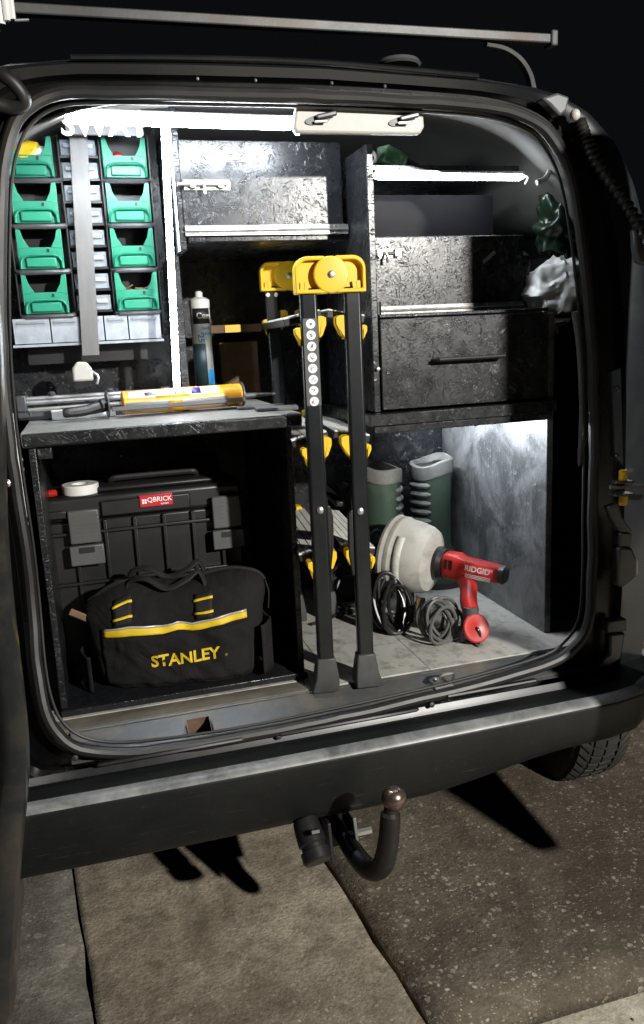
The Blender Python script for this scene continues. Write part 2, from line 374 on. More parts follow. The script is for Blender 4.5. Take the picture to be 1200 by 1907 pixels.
# ------------------------------------------------------------------ ground
def ground_mat(name, base, lite, speck, amt, scale, stain, bs=.6, big=.5):
    t = NT(name); c = t.coord()
    n0 = t.noise(c, 1.3, 6, .65, .4); n1 = t.noise(c, 4.5, 9, .72, .5); n2 = t.noise(c, 17, 7, .7, .3); n3 = t.noise(c, 110, 5, .65)
    o = t.mix(t.ramp(n1, [(.36, 0.0), (.64, 1.0)]), base, lite)
    o = t.mix(t.math('MULTIPLY', t.ramp(n0, [(.42, 0.0), (.62, 1.0)]), big), o, stain)
    o = t.mix(t.math('MULTIPLY', t.ramp(n2, [(.46, 0.0), (.64, 1.0)]), .55), o, stain)
    wv = t.n('ShaderNodeTexNoise'); wv.inputs['Scale'].default_value = scale * .9; wv.inputs['Detail'].default_value = 2; t.l(c, wv.inputs['Vector'])
    ad = t.n('ShaderNodeVectorMath', operation='MULTIPLY_ADD'); t.l(wv.outputs['Color'], ad.inputs[0]); ad.inputs[1].default_value = (.9 / scale,) * 3; t.l(c, ad.inputs[2])
    st = None
    for k, (sc, lo) in enumerate(((scale, .50), (scale * 2.1, .55), (scale * .5, .88))):
        v = t.n('ShaderNodeTexVoronoi'); v.inputs['Scale'].default_value = sc; t.l(ad.outputs[0], v.inputs['Vector'])
        sp = t.n('ShaderNodeSeparateColor'); t.l(v.outputs['Color'], sp.inputs[0])
        m = t.math('LESS_THAN', v.outputs['Distance'], t.math('MULTIPLY', sp.outputs[2], .5))
        stone = t.math('MULTIPLY', m, t.ramp(sp.outputs[0], [(lo, 0.0), (lo + .25, 1.0)]))
        stone = t.math('MULTIPLY', stone, t.ramp(n1, [(.38, .25), (.60, 1.0)]))
        o = t.mix(t.math('MULTIPLY', stone, amt), o, t.mix(sp.outputs[1], speck, tuple(x * .45 for x in speck)))
        st = stone if st is None else t.math('ADD', st, stone)
    o = t.mix(t.math('MULTIPLY', t.ramp(n3, [(.42, 0.0), (.68, 1.0)]), .5), o, tuple(x * .4 for x in base))
    t.l(o, t.b.inputs['Base Color']); t.b.inputs['Roughness'].default_value = .85
    h = t.math('ADD', t.math('MULTIPLY', n2, .8), t.math('MULTIPLY', n3, .5)); h = t.math('ADD', h, t.math('MULTIPLY', st, .3))
    t.l(t.bump(h, bs, .006), t.b.inputs['Normal']); return t.m
M['soil'] = ground_mat('dark soil', (.02, .018, .015), (.035, .03, .025), (.08, .075, .06), .4, 60, (.02, .02, .015))
M['concrete'] = ground_mat('old concrete', (.20, .165, .116), (.45, .392, .300), (.58, .53, .44), .5, 120, (.080, .060, .039), 1.1, .75)
M['concrete_l'] = ground_mat('stained concrete', (.13, .117, .096), (.33, .304, .256), (.50, .47, .42), .6, 100, (.058, .051, .041), 1.0, .75)
M['asphalt'] = ground_mat('worn brown asphalt', (.080, .063, .043), (.20, .165, .117), (.66, .61, .50), .65, 84, (.038, .028, .018), 1.3, .7)
M['pale_conc'] = ground_mat('pale sandy concrete', (.36, .33, .25), (.60, .56, .46), (.62, .58, .49), .4, 80, (.20, .175, .13), .9)

g = MB().add([(-40, -40, -.06), (40, -40, -.06), (40, 40, -.06), (-40, 40, -.06)], [(0, 1, 2, 3)]).build('ground', M['soil'], origin=(0, 0, -.06), flat=True)
tag(g, 'dark earth under the driveway slabs', kind='structure')
def jx(line, y):
    (x0, y0), (x1, y1) = line; return x0 + (x1 - x0) * (y - y0) / (y1 - y0)
LA = ((.474, .157), (.516, -.327)); LB = ((-.176, .427), (-.126, -.106))
def slab(name, xl, xr, ya, yb, mat, seed, top=0.0, nu=40, nv=70, rough=.007, edge_y=0.0, label=None):
    def fn(u, v):
        y = ya + (yb - ya) * v; a = xl(y) + mnoise.noise((0.3 + seed, y * 9, 0)) * rough + mnoise.noise((seed, y * 40, 3)) * rough * .5
        b = xr(y) + mnoise.noise((5.3 + seed, y * 9, 0)) * rough + mnoise.noise((seed + 4, y * 40, 3)) * rough * .5
        x = a + (b - a) * u
        if v > .999 and edge_y: y += mnoise.noise((x * 5, seed, 1)) * edge_y + mnoise.noise((x * 22, seed, 2)) * edge_y * .5
        return Vector((x, y, top + mnoise.noise((x * 1.5, y * 1.5, seed)) * .002))
    mb = MB(); mb.grid(fn, nu, nv)
    ob = mb.build(name, mat, origin=(0, 0, 0)); md = ob.modifiers.new('depth', 'SOLIDIFY'); md.thickness = .055; md.offset = -1
    nm = {'driveway': 1}
    tag(ob, label, kind='structure'); return ob
slab('driveway', lambda y: -3.0, lambda y: jx(LB, y) - .003, -3.0, 4.0, M['concrete_l'], 1.0, label='dark stained concrete driveway strip at the left')
slab('driveway', lambda y: jx(LB, y) + .003, lambda y: jx(LA, y) - .009, -3.0, 4.0, M['concrete'], 2.0, label='pale brown concrete driveway slab between the two joints')
slab('driveway', lambda y: jx(LA, y) + .006, lambda y: 5.0, -.43, 5.0, M['asphalt'], 3.0, nu=80, nv=60, label='brown gritty driveway surface right of the dark joint')
jf = MB(); jf.grid(lambda u, v: Vector((jx(LB, -2 + 4 * v) + (-.006 + .012 * u) + .004 * mnoise.noise((v * 60, 3, u)), -2 + 4 * v, -.002 + .003 * mnoise.noise((v * 150, u * 3, 1)))), 4, 220)
tag(jf.build('driveway_joint', M['pale_conc'], origin=(0, 0, 0)), 'pale gritty joint between two concrete driveway slabs', kind='structure')
slab('pavement', lambda y: jx(LA, y) + .006, lambda y: 5.0, -3.0, -.305, M['pale_conc'], 4.0, top=.004, nu=160, nv=50, edge_y=.06, label='pale sandy concrete strip at the lower right')
rnd = random.Random(11); mb = MB()
for i in range(900):
    x = rnd.uniform(.35, 1.6); y = rnd.uniform(-.5, .45)
    if rnd.random() < .25: y = rnd.uniform(-.5, .2); x = jx(LA, y) + rnd.gauss(0, .012)
    elif rnd.random() < .25: x = rnd.uniform(-.25, .5); y = rnd.uniform(-.5, .4)
    r = rnd.uniform(.0008, .0022) * (1.9 if rnd.random() < .06 else 1); mb.blob((x, y, .002 + r * .5 + (.004 if y < -.34 else 0)), (r * rnd.uniform(.8, 1.6), r, r * .7), 5, 3)
tag(mb.jitter(.0008, 500).build('grit', M['pale_conc'], origin=(0, 0, 0)), 'loose pale grit scattered on the driveway', 'grit', kind='stuff')
q = PZ(1020, 1768, .002); o = MB().box(q + Vector((0, 0, .003)), (.014, .006, .004), Matrix.Rotation(.8, 3, 'Z')).build('litter_scrap', pm('pale blue scrap', (.35, .42, .55), .4)); tag(o, 'tiny pale blue scrap lying on the brown driveway', 'litter')
# ------------------------------------------------------------------ the van
VAN = thing('van', (.5, .9, 0), 'dark graphite panel van seen from behind with its cargo opening full of tools', 'van')
def yC(z):
    t = min(1, max(0, (.95 - z) / .35)); t = t * t * (3 - 2 * t); return -.06 * t
def PC(x, y):
    p = P(x, y, 0)
    for _ in range(4): p = P(x, y, yC(p.z))
    return p
cpx = [(1, 520), (2, 420), (5, 330), (18, 262), (45, 212), (100, 180), (200, 174), (400, 178), (600, 183), (800, 193), (920, 205), (1000, 235), (1040, 285), (1062, 350), (1078, 450), (1090, 560), (1099, 700), (1100, 850), (1098, 1000), (1096, 1100), (1088, 1165), (1062, 1205), (1020, 1232), (900, 1268), (750, 1305), (600, 1338), (450, 1368), (320, 1388), (220, 1398), (150, 1390), (105, 1360), (82, 1310), (70, 1240), (62, 1150), (48, 1020), (30, 900), (14, 780), (4, 650)]
CP = smooth_path([PC(*q) for q in cpx], 5, True)
top_px = [(-90, 150), (-40, 128), (0, 116), (130, 106), (350, 108), (600, 116), (890, 141), (1000, 159), (1045, 172), (1100, 205), (1150, 262), (1185, 340), (1200, 400)]
BP = [P(x, y, 0) for x, y in top_px] + [Vector((1.292, 0, 1.45)), Vector((1.31, 0, 1.2)), Vector((1.315, 0, .9)), Vector((1.31, 0, .6)), Vector((1.29, 0, .46)), Vector((.5, 0, .45)), Vector((-.27, 0, .46)), Vector((-.30, 0, .6)), Vector((-.305, 0, .9)), Vector((-.30, 0, 1.2)), Vector((-.285, 0, 1.45)), Vector((-.25, 0, 1.68))]
CTR = Vector((.49, 0, 1.2))
def radial(poly, N=200):
    out = []
    for i in range(N):
        a = 2 * PI * i / N; dx, dz = math.cos(a), math.sin(a); best = None
        for k in range(len(poly)):
            p, q = poly[k], poly[(k + 1) % len(poly)]
            ex, ez = q.x - p.x, q.z - p.z; det = -dx * ez + dz * ex
            if abs(det) < 1e-9: continue
            px_, pz_ = p.x - CTR.x, p.z - CTR.z
            t = (-px_ * ez + pz_ * ex) / det; s = (dx * pz_ - dz * px_) / det
            if t > 0 and -1e-6 <= s <= 1 + 1e-6 and (best is None or t > best): best = t
        out.append(best)
    return out
NR = 240
RC = radial(CP, NR); RB = radial(BP, NR)
def ring_pt(i, r, y):
    a = 2 * PI * i / NR; return Vector((CTR.x + math.cos(a) * r, y, CTR.z + math.sin(a) * r))
def ring(fr, fy):
    out = []
    for i in range(NR):
        r = fr(RC[i], RB[i]); p = ring_pt(i, r, 0); p.y = fy(p.z); out.append(p)
    return out
mb = MB()
mb.loft([ring(lambda c, b: c + (b - c) * .45, lambda z: yC(z) + .10), ring(lambda c, b: c + .000, lambda z: yC(z) + .006), ring(lambda c, b: c + .006, lambda z: yC(z) - .006),
         ring(lambda c, b: c + .022, lambda z: yC(z) - .004), ring(lambda c, b: c + .026, lambda z: yC(z) + .018),
         ring(lambda c, b: c + (b - c) * .50, lambda z: yC(z) * .4 + .024), ring(lambda c, b: c + (b - c) * .56, lambda z: yC(z) * .3 + .004)], cap=False)
mb.build('door_jamb', M['jamb'], VAN)
mb = MB()
def fwd(y, rise):
    out = []
    for i in range(NR):
        a = 2 * PI * i / NR; p = ring_pt(i, RB[i], y); up = max(0, math.sin(a)); p.z += rise * up; out.append(p)
    return out
mb.loft([ring(lambda c, b: c + (b - c) * .56, lambda z: yC(z) * .3 + .004), ring(lambda c, b: c + (b - c) * .80, lambda z: -.004), ring(lambda c, b: b - .008, lambda z: -.002), ring(lambda c, b: b - .001, lambda z: .010),
         fwd(.035, .006), fwd(.15, .03), fwd(.45, .055), fwd(1.0, .075), fwd(2.3, .085)], cap=False)
mb.build('body', M['paint'], VAN)
# rubber seal round the opening, with a thin inner lip
seal = [Vector((p.x, yC(p.z) - .012, p.z)) + mnoise.noise_vector(p * 14) * .0022 + mnoise.noise_vector(p * 45) * .0007 for p in CP]
MB().tube(seal, .0125, 10, closed=True, flat=1.0, ref=(0, 1, 0)).build('door_seal', M['rubber'], VAN)
lip = [Vector((p.x + (CTR.x - p.x) * .022, yC(p.z) + .006, p.z + (CTR.z - p.z) * .022)) for p in CP]
MB().tube(lip, .0035, 6, closed=True, ref=(0, 1, 0)).build('seal_lip', M['rubber'], VAN)
# header trim strip along the roof edge, with screws
hp = smooth_path([P(132, 112, -.008), P(350, 113, -.008), P(600, 121, -.008), P(890, 146, -.008)], 10)
mb = MB(); mb.tube([p + Vector((0, 0, .004)) for p in hp], .008, 8, flat=.7, ref=(0, 0, 1)); mb.build('gutter_trim', M['paint_in'], VAN)
for x, y in ((368, 147), (476, 150), (618, 155), (717, 161)):
    MB().blob(P(x, y, -.006), .0035, 8, 6).build('screw', M['steel'], VAN)
MB().lathe([(.001, -.004), (.045, -.004), (.05, .0), (.044, .008), (.020, .013), (.0005, .0135)], P(741, 123, .10) + Vector((0, 0, .001)), (0, 0, 1), 28).build('aerial_base', M['grey_plastic'], VAN)
# inside of the cargo space
MB().bx(-.285, -.27, .10, 2.2, .45, 1.58).build('side_wall', M['inside'], VAN)
MB().bx(1.265, 1.28, .10, 2.2, .45, 1.58).build('side_wall', M['inside'], VAN)
MB().bx(-.27, 1.265, 1.55, 1.57, .5, 1.98).build('bulkhead', M['inside'], VAN)
def hl(u, v):
    x = -.265 + 1.525 * u; e = min(1, abs(u - .5) * 2); return Vector((x, .075 + 1.45 * v, 1.865 + .075 * min(1, v * 4) - .30 * e ** 5))
MB().grid(hl, 40, 14).build('headlining', M['headlining'], VAN, solid=.006)
# floor board, with worn pale paint
def floor_mat():
    t = NT('scuffed grey floor paint'); c = t.coord()
    n1 = t.noise(c, 3.5, 7, .68, .5); n2 = t.noise(t.scaled(c, (18, 3, 3)), 2.0, 5, .6); n3 = t.noise(c, 26, 6, .7)
    o = t.mix(t.ramp(n1, [(.3, 0.0), (.7, 1.0)]), (.36, .355, .32), (.50, .49, .45))
    o = t.mix(t.math('MULTIPLY', t.ramp(n3, [(.50, 0.0), (.64, 1.0)]), .6), o, (.12, .108, .088))
    o = t.mix(t.math('MULTIPLY', t.ramp(n2, [(.55, 0.0), (.70, 1.0)]), .35), o, (.17, .155, .125))
    t.l(o, t.b.inputs['Base Color']); t.l(t.math('ADD', t.math('MULTIPLY', n1, .3), .4), t.b.inputs['Roughness'])
    t.l(t.bump(n3, .25, .0015), t.b.inputs['Normal']); return t.m
M['floor'] = floor_mat()
M['floor_dirty'] = pm('earth stained floor edge', (.12, .105, .080), .7, 0, .35, 14, dirt=(.05, .042, .032), dirt_amt=.7, dscale=10, bump=.3, bscale=80)
for x0, x1 in ((-.262, .484), (.4855, .72), (.7215, 1.262)):
    MB().bx(x0, x1, (.0785 if x0 < 0 else .025), 1.54, .590, .603).build('floor_board', M['floor'], VAN, bevel=.0015)
MB().bx(-.17, .484, .025, .078, .590, .6025).build('floor_strip', M['floor_dirty'], VAN, bevel=.0015)
# door sill plate: strips round the rust hole, a rusty pocket below it
hole0, hole1 = P(350, 1345, -.02), P(392, 1345, -.02)
hx0, hx1 = hole0.x, hole1.x
def sz(y): return .562 + (y + .052) / .077 * .038
mb = MB()
def sill(x0, x1, y0, y1):
    mb.grid(lambda u, v: Vector((x0 + (x1 - x0) * u, y0 + (y1 - y0) * v, sz(y0 + (y1 - y0) * v))), 2, 2)
sill(-.11, hx0, -.052, .0245); sill(hx1, 1.10, -.052, .0245); sill(hx0, hx1, -.052, -.040); sill(hx0, hx1, .004, .0245)
M['sill_paint'] = pm('scuffed sill paint', (.065, .070, .073), .40, .2, .2, 10, dirt=(.20, .155, .105), dirt_amt=.55, dscale=8, bump=.15, bscale=60)
mb.build('sill_plate', M['sill_paint'], VAN)
mb = MB(); mb.bx(hx0 - .02, hx1 + .02, -.05, .03, .535, .539); mb.bx(hx0 - .004, hx0 - .002, -.045, .02, .5395, .585); mb.bx(hx1 + .002, hx1 + .004, -.045, .02, .5395, .585); mb.bx(hx0, hx1, .012, .014, .5395, .585)
mb.build('rust_pocket', M['rusty'], VAN)
for yo, zo, x0, x1, r, mt in ((-.043, .005, -.05, 1.07, .004, 'sill_paint'), (.020, .003, -.09, 1.08, .003, 'sill_paint')):
    MB().tube([(x0 + (x1 - x0) * i / 30, yo, sz(yo) + zo - .003) for i in range(31)], r, 6).build('sill_rib', M[mt], VAN)
# lower rear panel below the seal and the rubber kick strips on it
def lp(u, v):
    x = -.20 + 1.34 * u; y0, z0 = -.066, .548; prof = [(-.066, .556), (-.074, .540), (-.078, .530), (-.070, .520), (-.06, .40)]
    k = v * 4; i = min(3, int(k)); f = k - i
    return Vector((x, prof[i][0] * (1 - f) + prof[i + 1][0] * f, prof[i][1] * (1 - f) + prof[i + 1][1] * f))
MB().grid(lp, 30, 9).build('rear_panel', M['paint_in'], VAN)
for a, b in (((180, 1420), (455, 1380)), ((520, 1366), (780, 1322)), ((830, 1305), (1000, 1258))):
    pa, pb = P(*a, -.082), P(*b, -.082)
    pa.z = pb.z = (pa.z + pb.z) / 2
    MB().tube([pa, pa + (pb - pa) * .02, pb - (pb - pa) * .02, pb], [.003, .007, .007, .003], 8, flat=.7).build('kick_strip', M['rubber'], VAN)
for x, y in ((520, 1372), (140, 1412), (805, 1313)):
    MB().lathe([(.001, -.003), (.007, -.003), (.006, .001), (.001, .002)], P(x, y, -.080), (0, -1, .25), 12).build('plug', M['rubber'], VAN)
# striker loop on the sill
sc_ = P(832, 1268, -.035); mb = MB()
mb.bx(sc_.x - .028, sc_.x + .02, -.045, -.015, sz(-.03) + .001, sz(-.03) + .006)
mb.tube(smooth_path([sc_ + Vector((-.018, 0, .0)), sc_ + Vector((-.018, -.004, .016)), sc_ + Vector((-.006, -.006, .021)), sc_ + Vector((.012, -.006, .020)), sc_ + Vector((.017, -.002, .013)), sc_ + Vector((.017, 0, .0))], 5), .0038, 8)
mb.lathe([(.001, 0), (.008, 0), (.008, .007), (.001, .008)], sc_ + Vector((-.026, 0, .004)), (0, 0, 1), 10)
mb.build('door_striker', M['steel'], VAN)
# ------------------------------------------------------------------ bumper
def bumper_mat():
    t = NT('scuffed bumper plastic'); c = t.coord()
    n1 = t.noise(c, 7, 7, .7, .6); n2 = t.noise(t.scaled(c, (2.5, 60, 60)), 3.0, 6, .7); n3 = t.noise(c, 60, 5, .7)
    o = t.mix(t.ramp(n1, [(.35, 0.0), (.7, 1.0)]), (.006, .0068, .0072), (.0105, .0115, .0117))
    o = t.mix(t.math('MULTIPLY', t.ramp(n2, [(.62, 0.0), (.68, 1.0)]), .35), o, (.055, .057, .055))
    o = t.mix(t.math('MULTIPLY', t.ramp(n3, [(.62, 0.0), (.72, 1.0)]), .35), o, (.05, .044, .036))
    t.l(o, t.b.inputs['Base Color']); t.l(t.math('ADD', t.math('MULTIPLY', n1, .10), .34), t.b.inputs['Roughness'])
    t.b.inputs['Specular IOR Level'].default_value = .3
    t.l(t.bump(t.noise(c, 420, 3), .30, .0010), t.b.inputs['Normal']); return t.m
M['bumper'] = bumper_mat()
M['bumper_worn'] = pm('worn grey bumper step', (.17, .175, .17), .42, 0, .3, 22, dirt=(.030, .032, .031), dirt_amt=.9, dscale=9, bump=.3, bscale=50)
bpath = [(-.30, 0.0, 1)] + [(-.25 + 1.34 * i / 40, 0.0, 1) for i in range(41)] + [(1.13, .006, 1), (1.155, .022, 1), (1.175, .05, 1), (1.19, .10, 1), (1.21, .2, 1), (1.23, .34, 1)]
def bsec(prof):
    rings = []
    for i, (x, y, _) in enumerate(bpath):
        a = Vector(bpath[max(i - 1, 0)][:2]); b = Vector(bpath[min(i + 1, len(bpath) - 1)][:2]); t = (b - a).normalized(); nx, ny = t.y, -t.x
        bow = -.010 * (1 - ((x - .48) / .75) ** 2) if x < 1.15 else 0
        k = max(0.0, min(1.0, (x - .60) / .42)); k = k * k * (3 - 2 * k)
        rings.append([Vector((x + nx * d, y + ny * d + bow, z if z > .48 else z + .042 * k)) for d, z in prof])
    return rings
full = [(.040, .505), (.05, .535), (.085, .546), (.130, .548), (.158, .5445), (.166, .538), (.169, .528), (.166, .49), (.160, .415), (.151, .396), (.135, .384), (.05, .382)]
MB().loft(bsec(full), cap=False, closed=False).build('bumper', M['bumper'], VAN, angle=50)
MB().loft(bsec([(.142, .5490), (.150, .5478), (.1585, .5462), (.1664, .5400), (.1684, .5360)]), cap=False, closed=False).build('bumper_step', M['bumper_worn'], VAN, angle=60)
# ------------------------------------------------------------------ tow bar: neck, ball, socket, bracket
TOW = MB().bx(.385, .46, -.14, .25, .30, .36).build('tow_bar', M['tow_black'], VAN, bevel=.006)
neck = smooth_path([(.425, -.06, .365), (.428, -.13, .355), (.440, -.20, .325), (.455, -.255, .318), (.472, -.290, .345), (.482, -.302, .40), (.487, -.305, .455), (.489, -.305, .485)], 6)
MB().tube(neck, [.019 + .003 * math.sin(PI * i / (len(neck) - 1)) - (.006 if i > len(neck) - 5 else 0) for i in range(len(neck))], 14).build('neck', M['tow_black'], TOW)
bc = P(734, 1487, -.305)
MB().lathe([(.010, -.032), (.013, -.024), (.016, -.0190), (.0215, -.0125), (.0250, .0), (.0235, .0095), (.019, .0165), (.0125, .0212), (.008, .0225), (.0005, .0228)], bc, (0, -.05, 1), 28).build('tow_ball', M['tow_ball'], TOW)
for x0 in (.395, .452):
    MB().prism([(-.03, .0), (.035, .02), (.045, .075), (-.01, .085)], Matrix.Translation((x0, -.17, .305)) @ Matrix.Rotation(PI / 2, 4, 'Z'), -.004, .004).build('bracket_plate', M['dull_steel'] if x0 > .42 else M['tow_black'], TOW, bevel=.002)
MB().tube([(.425, -.175, .35), (.49, -.175, .35)], .008, 6).build('bolt', M['steel'], TOW)
MB().tube(smooth_path([(.352, -.165, .395), (.345, -.12, .40), (.36, -.06, .37), (.40, .02, .36)], 6), .006, 8).build('socket_wire', M['cable'], TOW)
so = Vector((.352, -.20, .365)); ax = Vector((.10, -.75, -.66)).normalized()
MB().lathe([(.012, -.05), (.026, -.05), (.029, -.03), (.030, .0), (.026, .004), (.026, .012), (.031, .014), (.031, .034), (.027, .038), (.001, .038)], so, ax, 20).build('trailer_socket', M['black_plastic'], TOW)
MB().box(so + Vector((.002, -.012, .036)), (.02, .03, .010), Matrix.Rotation(-.5, 3, 'X')).build('socket_hinge', M['black_plastic'], TOW, bevel=.002)
# ------------------------------------------------------------------ wheel
WC = Vector((1.315, .44, .292))
WH = MB().lathe([(.06, -.07), (.19, -.07), (.20, -.06), (.20, .06), (.19, .07), (.06, .05)], WC, (1, 0, 0), 32).build('wheel', M['metal_frame'], VAN)
MB().lathe([(.195, -.082), (.25, -.090), (.275, -.086), (.287, -.070), (.290, -.03), (.290, .03), (.287, .070), (.275, .086), (.25, .090), (.195, .082)], WC, (1, 0, 0), 72).build('tyre', M['tyre'], WH, angle=60)
mb = MB()
for i in range(56):
    a = 2 * PI * i / 56
    for x0, x1, sk in ((-.083, -.045, .16), (-.038, -.003, .05), (.003, .038, -.05), (.045, .083, -.16)):
        vs = []
        for r in (.284, .2965):
            for (x, da) in ((x0, -.038), (x1, -.038), (x1, .038), (x0, .038)):
                t = a + da + (x - (x0 + x1) / 2) * sk * 22; rr = r - (.006 if abs(x) > .07 else 0)
                vs.append(WC + Vector((x, math.cos(t) * rr, math.sin(t) * rr)))
        mb.add(vs, [(0, 1, 2, 3), (7, 6, 5, 4), (0, 4, 5, 1), (1, 5, 6, 2), (2, 6, 7, 3), (3, 7, 4, 0)])
tb = mb.build('tread_blocks', M['tyre'], WH, flat=True); tb['kind'] = 'stuff'
# ------------------------------------------------------------------ roof rack
r0, r1 = P(20, 17, .35), P(1022, 74, .35); zb = (r0.z + r1.z) / 2
RK = MB().bx(-.22, r1.x, .337, .363, zb - .011, zb + .011).build('roof_rack', M['rack_bar'], VAN, bevel=.003)
MB().bx(r1.x - .002, r1.x + .016, .330, .370, zb - .018, zb + .018).build('end_cap', M['grey_plastic'], RK, bevel=.004)
for pts in ([P(905, 84, .35), P(940, 92, .35), P(968, 112, .35), P(985, 140, .35), P(992, 172, .35)], [Vector((-.10, .35, zb - .015)), Vector((-.15, .35, zb - .03)), Vector((-.18, .35, zb - .06)), Vector((-.20, .35, zb - .14))]):
    p = smooth_path(pts, 6); MB().tube(p, [.010 + .006 * i / len(p) for i in range(len(p))], 8, flat=.55, ref=(0, 0, 1)).build('rack_foot', M['dull_steel'], RK)
# ------------------------------------------------------------------ rear doors, hung open
def door(hinge, free, z0, z1, face_out):
    h = Vector(hinge); f = Vector(free); d = (f - h); d.z = 0; L = d.length; d.normalize(); n = Vector((d.y, -d.x, 0)) * face_out
    mat4 = Matrix(((d.x, n.x, 0, h.x), (d.y, n.y, 0, h.y), (0, 0, 1, 0), (0, 0, 0, 1)))
    R_ = .16; outl = []
    def corner(cx, cz, a0, r, k=8): return [(cx + r * math.cos(a0 + PI / 2 * i / k), cz + r * math.sin(a0 + PI / 2 * i / k)) for i in range(k + 1)]
    outl += corner(L - .06, z0 + .06, -PI / 2, .06) + corner(L - .05, z1 - .05, 0, .05) + corner(.30, z1 - .30, PI / 2, .30, 14) + corner(.05, z0 + .05, PI, .05)
    return mat4, outl, L
mat4, outl, L = door((1.236, -.21, 0), (1.212, -.70, 0), .51, 1.885, -1)
RD = MB().prism(outl, mat4, -.002, .045).build('rear_door', M['paint'], VAN, bevel=.008, seg=3)
MB().prism([(a * .78 + L * .11, b * .36 + .62) for a, b in [(o[0], o[1] - .6) for o in outl]], mat4, -.016, -.0025).build('inner_trim', M['black_plastic'], RD, bevel=.006)
wn = [(a * .76 + L * .12, (b - .60) * .40 + 1.28) for a, b in outl]
MB().rim([(a, b) for a, b in wn], [((a - L / 2) * .92 + L / 2, (b - 1.53) * .92 + 1.53) for a, b in wn], mat4, -.012, -.003).build('window_seal', M['rubber'], RD)
MB().prism([((a - L / 2) * .92 + L / 2, (b - 1.53) * .92 + 1.53) for a, b in wn], mat4, -.006, -.003).build('blanked_window', M['jamb'], RD)
MB().tube([mat4 @ Vector((L - .06, -.02, 1.02)), mat4 @ Vector((L - .06, -.05, 1.03)), mat4 @ Vector((L - .06, -.05, 1.17)), mat4 @ Vector((L - .06, -.02, 1.18))], .010, 8).build('grab_handle', M['black_plastic'], RD)
# left door: its curved free edge stands close to the lens
lpx = [(2, 560), (8, 640), (12, 760), (15, 900), (18, 1000), (28, 1120), (42, 1240), (52, 1330), (57, 1420), (52, 1490), (45, 1560), (36, 1660), (31, 1740), (28, 1830), (28, 1900)]
edge = [P(x, y, -.40) for x, y in lpx]; edge = [Vector((edge[0].x, -.4, 1.80)), Vector((edge[0].x + .01, -.4, 1.65))] + edge + [edge[-1] + Vector((-.02, 0, -.03))]
edge = smooth_path(edge, 3)
zmin = min(p.z for p in edge)
def lrow(f, inset, dy):
    return [Vector((p.x + (-.235 - p.x) * f + inset, -.40 + (.36) * f + dy, zmin + .02 + (p.z - zmin) * (1 - .0 * f) if p.z < .42 else p.z)) for p in edge]
LD = MB().loft([lrow(1, 0, 0), lrow(.66, .003, 0), lrow(.33, .004, 0), lrow(.08, .003, 0), lrow(.02, .001, -.004), lrow(0, -.006, -.010), lrow(0, -.026, -.010), lrow(0, -.040, -.002), lrow(.06, -.046, 0), lrow(.5, -.05, 0), lrow(1, -.05, 0)], cap=False, closed=False)
M['door_dust'] = pm('dusty door paint', (.022, .025, .026), .30, .3, .15, 4, dirt=(.11, .085, .06), dirt_amt=.6, dscale=6, coat=.3, rvar=.08)
LD = LD.build('rear_door', M['door_dust'], VAN)
for y in (900, 1240, 1470):
    MB().blob(P(34 if y > 1000 else 16, y, -.36), (.004, .004, .006), 8, 6).build('screw', M['steel'], LD)
# ------------------------------------------------------------------ hinge side hardware on the right pillar
def plate(pts, Y, d, name, mat, bev=.003, parent=VAN):
    c = [P(x, y, Y) for x, y in pts]
    return MB().prism([(p.x, p.z) for p in c], Matrix.Identity(4), Y, Y + d).build(name, M[mat], parent, bevel=bev)
plate([(1139, 690), (1158, 684), (1162, 868), (1146, 852)], -.03, .02, 'latch_plate', 'bluegrey', .004)
for y in (725, 850): MB().lathe([(.001, 0), (.006, 0), (.005, .004), (.001, .005)], P(1150, y, -.032), (0, -1, 0), 10).build('screw', M['metal_frame'], VAN)
for y in (885, 931):
    c = P(1161, y, -.05); MB().lathe([(.001, -.012), (.0095, -.012), (.0105, -.008), (.0105, .010), (.008, .0125), (.001, .0125)], c, (0, 0, 1), 16).build('hinge_bush', M['yellow_amber'], VAN)
for y in (897, 920):
    c = P(1158, y, -.05); MB().box(c, (.050, .028, .004)).build('hinge_leaf', M['metal_frame'], VAN, bevel=.001)
a = P(1146, 906, -.05); MB().box(a + Vector((.06, -.028, -.001)), (.16, .014, .008), Matrix.Rotation(-.42, 3, 'Z')).build('check_strap', M['dull_steel'], VAN, bevel=.001)
plate([(1134, 945), (1154, 938), (1160, 962), (1180, 990), (1156, 992), (1142, 968)], -.04, .025, 'hinge_arm', 'grey_plastic', .005)
plate([(1156, 993), (1178, 993), (1176, 1018), (1155, 1018)], -.042, .027, 'hinge_arm', 'grey_plastic', .003)
plate([(1153, 1020), (1178, 1019), (1190, 1046), (1190, 1072), (1160, 1096), (1150, 1090)], -.045, .03, 'hinge_cover', 'grey_plastic', .007)
plate([(1133, 1158), (1168, 1152), (1168, 1176), (1132, 1180)], -.045, .03, 'hinge_knuckle', 'grey_plastic', .004)
plate([(1136, 1181), (1166, 1178), (1158, 1228), (1140, 1240), (1122, 1244), (1124, 1226), (1136, 1218)], -.045, .025, 'hinge_arm', 'metal_frame', .006)
